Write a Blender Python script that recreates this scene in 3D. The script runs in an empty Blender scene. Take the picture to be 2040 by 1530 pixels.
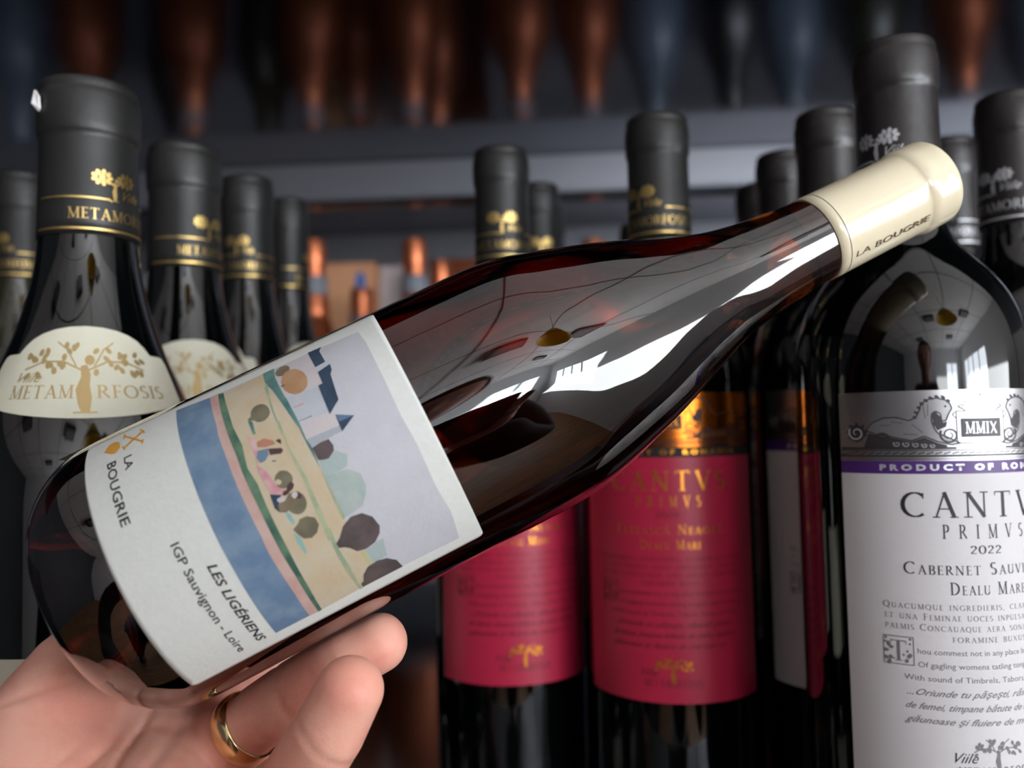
import bpy, bmesh, math, random
import numpy as np
from mathutils import Vector, Matrix

random.seed(4)
SC = bpy.context.scene
COL = SC.collection
PI = math.pi
CZ = 1.45            # camera height above the floor (m); everything on the rack is given relative to it

# ------------------------------------------------------------------ camera
cam_d = bpy.data.cameras.new('camera'); cam = bpy.data.objects.new('camera', cam_d); COL.objects.link(cam)
cam.location = (0, 0, CZ)
cam.rotation_mode = 'QUATERNION'
cam.rotation_quaternion = (Matrix.Rotation(PI/2 + math.radians(2.95), 3, 'X') @ Matrix.Rotation(-0.022, 3, 'Z')).to_quaternion()
cam_d.sensor_width = 36.0; cam_d.lens = 1650/2040*36; cam_d.clip_start = 0.01; cam_d.clip_end = 50
cam_d.dof.use_dof = True; cam_d.dof.focus_distance = 0.236; cam_d.dof.aperture_fstop = 7.6
SC.camera = cam

# ------------------------------------------------------------------ world, light, exposure
SC.view_settings.view_transform = 'Standard'; SC.view_settings.look = 'None'
SC.view_settings.gamma = 1.0; SC.view_settings.use_curve_mapping = False
SC.view_settings.exposure = -0.62
W = bpy.data.worlds.new('world'); SC.world = W; W.use_nodes = True
W.node_tree.nodes['Background'].inputs[0].default_value = (0.75, 0.85, 1, 1)
W.node_tree.nodes['Background'].inputs[1].default_value = 0.5
WINDOW_POWER = 16.0      # radiance of the daylight in the shop windows

def ceiling_fill(name, loc, rot, sx, sy, power):
    l = bpy.data.lights.new(name, 'AREA'); l.shape = 'RECTANGLE'; l.size = sx; l.size_y = sy; l.energy = power; l.color = (.95, .98, 1)
    o = bpy.data.objects.new(name, l); COL.objects.link(o); o.location = loc; o.rotation_euler = rot
    return o
# added lamps inside the windows, tilted up to brighten the ceiling like ground bounce
ceiling_fill('window_daylight', (2.12, -1.9, 1.6), (0, math.radians(90+38), 0), 1.3, 3.2, 190)
ceiling_fill('rear_window_daylight', (.9, -4.5, 1.6), (math.radians(90+30), 0, 0), 1.6, 1.3, 75)

# ------------------------------------------------------------------ materials
def s2l(c):
    return tuple(((v/255+0.055)/1.055)**2.4 if v > 10 else v/255/12.92 for v in c)
MATS = {}
def mat(name, col, rough=0.5, metal=0.0, spec=0.5, srgb=True, noise=None, bump=None, emit=0, coat=0, sss=0, trans=0, ior=1.5):
    if name in MATS: return MATS[name]
    m = bpy.data.materials.new(name); m.use_nodes = True; nt = m.node_tree; b = nt.nodes['Principled BSDF']
    c = s2l(col) if srgb else col
    b.inputs['Base Color'].default_value = (*c, 1); b.inputs['Roughness'].default_value = rough
    b.inputs['Metallic'].default_value = metal; b.inputs['Specular IOR Level'].default_value = spec
    b.inputs['IOR'].default_value = ior; b.inputs['Coat Weight'].default_value = coat; b.inputs['Coat Roughness'].default_value = 0.05
    b.inputs['Transmission Weight'].default_value = trans
    if emit: b.inputs['Emission Color'].default_value = (*c, 1); b.inputs['Emission Strength'].default_value = emit
    if sss:
        b.inputs['Subsurface Weight'].default_value = sss; b.inputs['Subsurface Radius'].default_value = (1, .35, .2); b.inputs['Subsurface Scale'].default_value = 0.004
    tc = None
    if noise or bump: tc = nt.nodes.new('ShaderNodeTexCoord')
    if noise:            # (scale xyz, amount, second colour)
        mp = nt.nodes.new('ShaderNodeMapping'); mp.inputs['Scale'].default_value = noise[0]
        nz = nt.nodes.new('ShaderNodeTexNoise'); nz.inputs['Scale'].default_value = 1; nz.inputs['Detail'].default_value = 5
        nt.links.new(tc.outputs['Object'], mp.inputs[0]); nt.links.new(mp.outputs[0], nz.inputs['Vector'])
        rp = nt.nodes.new('ShaderNodeMapRange'); rp.inputs[1].default_value = .38; rp.inputs[2].default_value = .62; rp.inputs[4].default_value = noise[1]
        nt.links.new(nz.outputs['Fac'], rp.inputs[0])
        mx = nt.nodes.new('ShaderNodeMix'); mx.data_type = 'RGBA'
        mx.inputs[6].default_value = (*c, 1); mx.inputs[7].default_value = (*s2l(noise[2]), 1)
        nt.links.new(rp.outputs[0], mx.inputs[0]); nt.links.new(mx.outputs[2], b.inputs['Base Color'])
    if bump:             # (scale xyz, distance, strength)
        mp = nt.nodes.new('ShaderNodeMapping'); mp.inputs['Scale'].default_value = bump[0]
        nz = nt.nodes.new('ShaderNodeTexNoise'); nz.inputs['Scale'].default_value = 1; nz.inputs['Detail'].default_value = 3
        nt.links.new(tc.outputs['Object'], mp.inputs[0]); nt.links.new(mp.outputs[0], nz.inputs['Vector'])
        bp = nt.nodes.new('ShaderNodeBump'); bp.inputs['Distance'].default_value = bump[1]; bp.inputs['Strength'].default_value = bump[2]
        nt.links.new(nz.outputs['Fac'], bp.inputs['Height']); nt.links.new(bp.outputs[0], b.inputs['Normal'])
    MATS[name] = m
    return m
M_paper = mat('label_paper', (212, 214, 209), 0.75, spec=.25, bump=((900, 900, 900), .0002, .35), noise=((500, 500, 500), .5, (206, 208, 203)))
M_cream = mat('cream_paper', (214, 211, 190), 0.6, spec=.3)
M_white = mat('white_paper', (206, 203, 204), 0.6, spec=.3, bump=((700, 700, 700), .0002, .25))
M_red = mat('crimson_paper', (190, 36, 70), 0.42, spec=.5)
M_ink = mat('black_ink', (28, 28, 30), 0.6)
M_grey = mat('grey_ink', (112, 110, 112), 0.6)
M_dred = mat('dark_red_ink', (92, 14, 34), 0.5)
M_purple = mat('purple_ink', (72, 34, 110), 0.45)
M_gold = mat('gold_foil', (222, 190, 120), 0.34, metal=1)
M_orange = mat('orange_foil', (240, 160, 50), 0.32, metal=.85)
M_copperband = mat('copper_foil_band', (222, 120, 40), 0.26, metal=1)
M_silver = mat('silver_foil', (178, 176, 178), 0.36, metal=1)
M_silverink = mat('silver_ink', (215, 216, 220), 0.4, metal=.6)
M_beige = mat('pale_gold_ink', (190, 165, 115), 0.4, metal=.55)
M_cap = mat('black_capsule_foil', (31, 31, 30), 0.42, spec=.5, bump=((260, 260, 260), .0003, .3))
M_capb = mat('brown_black_capsule_foil', (33, 29, 29), 0.36, spec=.6, bump=((260, 260, 200), .0004, .5))
M_ivory = mat('ivory_capsule', (226, 214, 184), 0.2, spec=.5, coat=.5)
M_glass = mat('dark_bottle_glass', (3, 4, 4), 0.03, spec=.6, ior=1.55, coat=.3)
M_green = mat('olive_bottle_glass', (34, 34, 8), 0.03, spec=.6, ior=1.55, coat=.3)
M_copper = mat('copper_capsule_foil', (205, 120, 82), 0.35, metal=.85)
M_copperb = mat('copper_lacquer', (140, 72, 42), 0.3, metal=.6)
M_steel = mat('dark_polished_steel', (122, 126, 134), 0.13, metal=1, bump=((6, 2.5, 6), .003, .35), noise=((2, 6, 2), .6, (88, 92, 99)))
M_rail = mat('dark_rail_steel', (50, 54, 60), 0.33, metal=.9)
M_raill = mat('light_rail_steel', (150, 152, 160), 0.38, metal=.85)
M_skin = mat('skin', (236, 176, 156), 0.48, spec=.4, sss=.25, noise=((70, 70, 70), .6, (222, 140, 122)), bump=((1500, 1500, 1500), .00025, .4))
M_goldring = mat('polished_gold', (232, 206, 156), 0.2, metal=1)
M_wall = mat('white_plaster', (226, 226, 228), 0.8, bump=((30, 30, 30), .003, .3))
M_ceil = mat('ceiling_panel_white', (236, 234, 232), 0.8, noise=((3, 3, 3), .3, (222, 220, 222)))
M_wood = mat('brown_floorboards', (150, 108, 74), 0.4, noise=((3, 40, 3), .9, (92, 62, 42)))
M_walld = mat('grey_painted_wall', (128, 132, 142), .6)
M_walll = mat('dark_grey_wall', (58, 60, 66), .7)
M_dark = mat('dark_lamp_housing', (30, 32, 34), 0.5)
M_frame = mat('window_frame_white', (215, 215, 210), 0.5)
M_day = mat('daylight_pane', (236, 244, 255), 0.5, emit=WINDOW_POWER)
M_yellow = mat('yellow_lampshade', (250, 205, 10), 0.4)
M_wine = mat('wine', (20, 2, 4), 0.1)

# antique brown glass, see-through where thin
mg = bpy.data.materials.new('held_bottle_glass'); mg.use_nodes = True
_b = mg.node_tree.nodes['Principled BSDF']
_b.inputs['Base Color'].default_value = (0.42, 0.24, 0.09, 1); _b.inputs['Roughness'].default_value = 0.015
_b.inputs['Coat Weight'].default_value = 1.0; _b.inputs['Coat IOR'].default_value = 1.6; _b.inputs['Coat Roughness'].default_value = .015
_b.inputs['Transmission Weight'].default_value = 1.0; _b.inputs['IOR'].default_value = 1.55
_v = mg.node_tree.nodes.new('ShaderNodeVolumeAbsorption'); _v.inputs['Color'].default_value = (0.80, 0.58, 0.16, 1); _v.inputs['Density'].default_value = 105
mg.node_tree.links.new(_v.outputs[0], mg.node_tree.nodes['Material Output'].inputs['Volume'])
M_held = mg

# ------------------------------------------------------------------ object helpers
def link(name, me, m=None, parent=None, smooth=True):
    o = bpy.data.objects.new(name, me); COL.objects.link(o)
    if m: me.materials.append(m)
    if parent: o.parent = parent
    if smooth and len(me.polygons): me.polygons.foreach_set('use_smooth', [True]*len(me.polygons))
    return o
def mesh(name, V, Fc):
    me = bpy.data.meshes.new(name); me.from_pydata([tuple(v) for v in V], [], Fc); me.update(); return me
def thing(name, label, cat, loc=(0, 0, 0), rz=0, group=None):
    o = bpy.data.objects.new(name, None); COL.objects.link(o); o.empty_display_size = .02
    o.location = (loc[0], loc[1], loc[2] + CZ); o.rotation_euler = (0, 0, rz)
    o['label'] = label; o['category'] = cat
    if group: o['group'] = group
    return o
def tag(o, label, cat, group=None):
    o['label'] = label; o['category'] = cat
    if group: o['group'] = group
def box(name, x0, x1, y0, y1, z0, z1, m, parent=None, bevel=0, kind=None):
    bm = bmesh.new(); bmesh.ops.create_cube(bm, size=1)
    for v in bm.verts: v.co = Vector((x0+(v.co.x+.5)*(x1-x0), y0+(v.co.y+.5)*(y1-y0), z0+(v.co.z+.5)*(z1-z0)))
    if bevel: bmesh.ops.bevel(bm, geom=bm.edges[:], offset=bevel, segments=2, affect='EDGES')
    me = bpy.data.meshes.new(name); bm.to_mesh(me); bm.free()
    o = link(name, me, m, parent, smooth=False)
    if kind: o['kind'] = kind
    return o
def smooth_profile(P, n=3):
    """Catmull-Rom through (r, z) points; a point given twice stays a corner."""
    out = []
    segs = []; cur = [P[0]]
    for p in P[1:]:
        if p == cur[-1]: segs.append(cur); cur = [p]
        else: cur.append(p)
    segs.append(cur)
    for S in segs:
        D = [math.dist(S[i], S[i+1]) for i in range(len(S)-1)]
        def tangent(i):
            if i == 0: return [(S[1][j]-S[0][j])/D[0] for j in (0, 1)]
            if i == len(S)-1: return [(S[i][j]-S[i-1][j])/D[i-1] for j in (0, 1)]
            a, c = D[i-1], D[i]
            o = []
            for j in (0, 1):          # limited so that the curve never swings past its points
                s0, s1 = (S[i][j]-S[i-1][j])/a, (S[i+1][j]-S[i][j])/c
                v = (s0*c+s1*a)/(a+c); lim = 2.5*min(abs(s0), abs(s1))
                o.append(0 if s0*s1 <= 0 else max(-lim, min(lim, v)))
            return o
        for i in range(len(S)-1):
            m0, m1, d = tangent(i), tangent(i+1), D[i]
            for k in range(n):
                t = k/n; h0 = 2*t**3-3*t*t+1; h1 = t**3-2*t*t+t; h2 = 3*t*t-2*t**3; h3 = t**3-t*t
                out.append(tuple(h0*S[i][j]+h1*d*m0[j]+h2*S[i+1][j]+h3*d*m1[j] for j in (0, 1)))
        out.append(S[-1])
    return [(max(r, 0), z) for r, z in out]
def lathe(name, prof, seg=48, m=None, parent=None):
    V = []; Fc = []
    n = len(prof)
    for r, z in prof:
        for k in range(seg):
            a = 2*PI*k/seg; V.append((r*math.cos(a), r*math.sin(a), z))
    for i in range(n-1):
        for k in range(seg):
            k2 = (k+1) % seg
            Fc.append((i*seg+k, i*seg+k2, (i+1)*seg+k2, (i+1)*seg+k))
    if prof[0][0] > 1e-5: Fc.append(tuple(range(seg))[::-1])
    if prof[-1][0] > 1e-5: Fc.append(tuple((n-1)*seg+k for k in range(seg)))
    me = mesh(name, V, Fc)
    bm = bmesh.new(); bm.from_mesh(me); bmesh.ops.remove_doubles(bm, verts=bm.verts, dist=1e-6); bmesh.ops.recalc_face_normals(bm, faces=bm.faces); bm.to_mesh(me); bm.free()
    return link(name, me, m, parent)

# ------------------------------------------------------------------ flat print wrapped on a bottle
# A print is a list of polygons in millimetres: u to the right round the bottle, v upwards.
def flat_polys(polys):
    bm = bmesh.new()
    for p in polys:
        if isinstance(p, tuple) and p[0] == 'tri':
            vs = [bm.verts.new((x, y, 0)) for x, y in p[1]]
            for f in p[2]:
                try: bm.faces.new([vs[i] for i in f])
                except ValueError: pass
        else:
            vs = [bm.verts.new((x, y, 0)) for x, y in p]
            try: bm.faces.new(vs)
            except ValueError: pass
    return bm
def wrap(name, polys, radius, m, parent, az=-PI/2, off=0.06, step=2.0, z0=0.0, back=0.0):
    """radius: function z(m) -> r(m) or a number; az: azimuth of u=0 (object space); off in mm."""
    bm = flat_polys(polys)
    bmesh.ops.triangulate(bm, faces=[f for f in bm.faces if len(f.verts) > 4])
    if bm.verts:
        us = [v.co.x for v in bm.verts]; vs_ = [v.co.y for v in bm.verts]
        lo, hi = min(us), max(us)
        k = math.ceil(lo/step)
        while k*step < hi:
            bmesh.ops.bisect_plane(bm, geom=bm.verts[:]+bm.edges[:]+bm.faces[:], plane_co=(k*step, 0, 0), plane_no=(1, 0, 0), dist=1e-4); k += 1
        if callable(radius):
            lo, hi = min(vs_), max(vs_); st = 3.0; k = math.ceil(lo/st)
            while k*st < hi:
                bmesh.ops.bisect_plane(bm, geom=bm.verts[:]+bm.edges[:]+bm.faces[:], plane_co=(0, k*st, 0), plane_no=(0, 1, 0), dist=1e-4); k += 1
    for f in bm.faces:
        f.normal_update()
        if f.normal.z < 0: f.normal_flip()
    R0 = radius(0) if callable(radius) else radius
    for v in bm.verts:
        z = z0 + v.co.y/1000
        r = radius(z) if callable(radius) else radius
        rr = (r if not callable(radius) else WREF)
        a = az + v.co.x/1000/rr
        r2 = r + off/1000
        v.co = Vector((r2*math.cos(a), r2*math.sin(a), z))
    me = bpy.data.meshes.new(name); bm.to_mesh(me); bm.free()
    return link(name, me, m, parent)
WREF = 0.03

# ---- serif capitals drawn from strokes (cap height 1, thin .07 / thick .15)
def _q(x0, y0, x1, y1, w):
    dx, dy = x1-x0, y1-y0; L = math.hypot(dx, dy) or 1; nx, ny = -dy/L*w/2, dx/L*w/2
    return [(x0+nx, y0+ny), (x1+nx, y1+ny), (x1-nx, y1-ny), (x0-nx, y0-ny)]
def _arc(cx, cy, rx, ry, a0, a1, n=9):
    out = []; pts = []
    for i in range(n+1):
        a = math.radians(a0+(a1-a0)*i/n); pts.append((cx+rx*math.cos(a), cy+ry*math.sin(a), .05+.11*abs(math.cos(a))))
    V = []; 
    for i, (x, y, w) in enumerate(pts):
        a = math.radians(a0+(a1-a0)*i/n); ux, uy = math.cos(a), math.sin(a)
        V.append((x+ux*w/2, y+uy*w/2)); V.append((x-ux*w/2, y-uy*w/2))
    return ('tri', V, [(2*i, 2*i+1, 2*i+3, 2*i+2) for i in range(n)])
def _st(x, y0=0, y1=1, w=.14, s0=True, s1=True):
    o = [_q(x, y0, x, y1, w)]
    if s0: o.append(_q(x-.16, y0+.02, x+.16, y0+.02, .045))
    if s1: o.append(_q(x-.16, y1-.02, x+.16, y1-.02, .045))
    return o
GL = {
 'A': (.86, lambda: [_q(.12, 0, .44, 1, .06), _q(.42, 1, .76, 0, .14), _q(.22, .34, .62, .34, .05), _q(0, .02, .26, .02, .045), _q(.6, .02, .9, .02, .045)]),
 'B': (.66, lambda: _st(.16)+[_arc(.3, .75, .24, .24, -90, 90), _arc(.3, .26, .3, .26, -90, 90), _q(.16, .97, .3, .97, .05), _q(.16, .5, .3, .5, .05), _q(.16, .03, .3, .03, .05)]),
 'C': (.84, lambda: [_arc(.5, .5, .43, .47, 50, 310, 14), _q(.78, .74, .78, .96, .05)]),
 'D': (.84, lambda: _st(.16)+[_arc(.3, .5, .46, .47, -90, 90, 12), _q(.16, .97, .3, .97, .05), _q(.16, .03, .3, .03, .05)]),
 'E': (.6, lambda: _st(.16)+[_q(.16, .975, .54, .975, .05), _q(.16, .5, .46, .5, .05), _q(.16, .025, .56, .025, .05), _q(.53, .86, .53, 1, .04), _q(.56, 0, .56, .16, .04), _q(.46, .42, .46, .58, .04)]),
 'F': (.58, lambda: _st(.16)+[_q(.16, .975, .54, .975, .05), _q(.16, .5, .46, .5, .05), _q(.53, .86, .53, 1, .04), _q(.46, .42, .46, .58, .04)]),
 'G': (.88, lambda: [_arc(.5, .5, .43, .47, 50, 310, 14), _q(.78, .76, .78, .94, .05), _q(.79, .08, .79, .42, .12), _q(.66, .42, .92, .42, .045)]),
 'I': (.34, lambda: _st(.17)),
 'K': (.8, lambda: _st(.16)+[_q(.22, .42, .64, .98, .06), _q(.34, .56, .72, .02, .14)]),
 'L': (.6, lambda: _st(.16)+[_q(.16, .025, .56, .025, .05), _q(.56, 0, .56, .18, .04)]),
 'M': (1.0, lambda: _st(.14, w=.06)+_st(.86)+[_q(.14, .98, .5, .04, .13), _q(.5, .04, .84, .98, .06)]),
 'N': (.9, lambda: _st(.14, w=.06)+_st(.76, w=.06, s0=False)+[_q(.14, .98, .76, .02, .14)]),
 'O': (.94, lambda: [_arc(.47, .5, .41, .47, 0, 360, 18)]),
 'P': (.64, lambda: _st(.16)+[_arc(.3, .73, .26, .25, -90, 90), _q(.16, .97, .3, .97, .05), _q(.16, .48, .3, .48, .05)]),
 'Q': (.94, lambda: [_arc(.47, .5, .41, .47, 0, 360, 18), _q(.5, .06, .95, -.18, .09)]),
 'R': (.78, lambda: _st(.16)+[_arc(.3, .74, .25, .24, -90, 90), _q(.16, .97, .3, .97, .05), _q(.16, .5, .3, .5, .05), _q(.34, .5, .72, .02, .13)]),
 'S': (.58, lambda: [_arc(.29, .74, .2, .22, 40, 270, 8), _arc(.29, .27, .22, .24, -140, 90, 8)]),
 'T': (.78, lambda: _st(.39, s1=False)+[_q(.04, .975, .74, .975, .05), _q(.05, .84, .05, 1, .04), _q(.73, .84, .73, 1, .04)]),
 'U': (.86, lambda: [_q(.16, .3, .16, 1, .14), _q(.7, .3, .7, 1, .06), _arc(.43, .3, .27, .27, 180, 360, 9), _q(.02, .98, .3, .98, .045), _q(.58, .98, .82, .98, .045)]),
 'V': (.84, lambda: [_q(.1, 1, .43, 0, .14), _q(.43, 0, .74, 1, .06), _q(0, .98, .26, .98, .045), _q(.6, .98, .88, .98, .045)]),
 'X': (.84, lambda: [_q(.1, 1, .74, 0, .14), _q(.74, 1, .1, 0, .06)]),
 'Y': (.8, lambda: _st(.4, 0, .5, s1=False)+[_q(.06, 1, .4, .46, .12), _q(.4, .46, .74, 1, .06)]),
 'H': (.86, lambda: _st(.16)+_st(.7)+[_q(.16, .5, .7, .5, .05)]),
 '0': (.66, lambda: [_arc(.33, .4, .27, .4, 0, 360, 14)]),
 '1': (.4, lambda: _st(.2, 0, .8, w=.1)),
 '2': (.58, lambda: [_arc(.28, .58, .2, .2, -30, 170, 8), _q(.44, .46, .06, .05, .09), _q(.04, .04, .52, .04, .08)]),
 '9': (.58, lambda: [_arc(.28, .52, .22, .24, 0, 360, 12), _q(.49, .5, .2, -.05, .09)]),
 ',': (.26, lambda: [_q(.12, .1, .06, -.16, .09)]), ' ': (.4, lambda: []),
}
def serif(text, h, u0, v0, width=None, gap=.12, center=False, small=.78):
    """Capital serif lettering. Lower case letters come out as small capitals. (u0, v0) baseline, mm."""
    items = []; x = 0
    mark = None
    for ch in text:
        base = {'Ă': 'A', 'ă': 'a'}.get(ch, ch); s = small if base.islower() else 1
        w, f = GL.get(base.upper(), GL[' ']); items.append((x, s, f(), ch in 'Ăă')); x += (w+gap)*s
    x -= gap
    k = (width/(x*h)) if width else 1
    if center: u0 -= x*h*k/2
    out = []
    for ox, s, polys, br in items:
        if br: polys = polys + [_arc(.44, 1.28, .16, .14, 200, 340, 5)]
        for p in polys:
            if isinstance(p, tuple): out.append(('tri', [(u0+(ox+px*s)*h*k, v0+py*s*h) for px, py in p[1]], p[2]))
            else: out.append([(u0+(ox+px*s)*h*k, v0+py*s*h) for px, py in p])
    return out
def sans(text, h, u0, v0, width=None, bold=0.0, shear=0.0, center=False, squash=1.0):
    """Built-in font lettering turned into polygons, cap height h (mm)."""
    c = bpy.data.curves.new('t', 'FONT'); c.body = text; c.size = 1; c.offset = bold; c.shear = shear; c.resolution_u = 2
    o = bpy.data.objects.new('t', c); COL.objects.link(o)
    dg = bpy.context.evaluated_depsgraph_get(); me = bpy.data.meshes.new_from_object(o.evaluated_get(dg))
    V = [(v.co.x, v.co.y) for v in me.vertices]; Fs = [tuple(p.vertices) for p in me.polygons]
    bpy.data.objects.remove(o); bpy.data.curves.remove(c); bpy.data.meshes.remove(me)
    if not V: return []
    xs = [v[0] for v in V]; k = h/.70; kx = k*squash
    if width: kx = width/(max(xs)-min(xs))
    sh = -(max(xs)-min(xs))*kx/2 if center else 0
    return [('tri', [(u0+sh+(x-min(xs))*kx, v0+y*k) for x, y in V], Fs)]
def disc(cx, cy, r, n=10, ry=None, rot=0):
    ry = ry or r; c, s = math.cos(rot), math.sin(rot)
    return [(cx+r*math.cos(a)*c-ry*math.sin(a)*s, cy+r*math.cos(a)*s+ry*math.sin(a)*c) for a in [2*PI*i/n for i in range(n)]]
def strokes(pts, w):
    return [_q(*pts[i], *pts[i+1], w) for i in range(len(pts)-1)]
def tree(cx, cy, h, lush=1.0, bold=1.0):
    """Vine-tree emblem: a trunk shaped like a figure, branches and hanging leaves. cy = foot, h = height (mm)."""
    rnd = random.Random(3); o = []; lr = 1.0 if h > 20 else 1.15
    o.append([(cx-.02*h, cy), (cx+.05*h, cy), (cx+.07*h, cy+.2*h), (cx+.05*h, cy+.36*h), (cx+.06*h, cy+.5*h), (cx+.02*h, cy+.62*h), (cx-.05*h, cy+.6*h), (cx-.04*h, cy+.46*h), (cx-.09*h, cy+.3*h), (cx-.06*h, cy+.12*h)])
    o.append(disc(cx+.05*h, cy+.68*h, .06*h, 8, .07*h))
    o.append(_q(cx-.1*h, cy+.01*h, cx+.12*h, cy+.01*h, .02*h))
    if bold > 1.2:       # capsule version: two round bunches of leaves
        for sgn in (-1, 1):
            bx, by = cx+sgn*.40*h, cy+.72*h
            o += strokes([(cx, cy+.5*h), (bx-sgn*.1*h, by-.05*h)], .06*h)
            o.append(disc(bx, by, .10*h, 8))
            for i in range(9):
                a = 2*PI*i/9; o.append(disc(bx+.24*h*math.cos(a), by+.18*h*math.sin(a), .10*h, 7, .07*h, a))
        return o
    for sgn in (-1, 1):
        pts = [(cx+sgn*.02*h, cy+.54*h), (cx+sgn*.25*h, cy+.66*h), (cx+sgn*.48*h, cy+.66*h), (cx+sgn*.7*h, cy+.56*h)]
        o += strokes(pts, .036*h*bold)
        o += strokes([(cx+sgn*.1*h, cy+.6*h), (cx+sgn*.22*h, cy+.82*h), (cx+sgn*.36*h, cy+.92*h)], .028*h*bold)
        for i in range(int(13*lush)):
            t = rnd.random(); x = cx+sgn*(.1+.62*t)*h; y = cy+(.62+.3*rnd.random()*(1-t*.6)-(.16 if i % 3 == 0 else 0))*h
            o.append(disc(x, y, .052*h*bold, 7, .082*h*bold, rnd.uniform(-.8, .8)))
    return o
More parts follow.
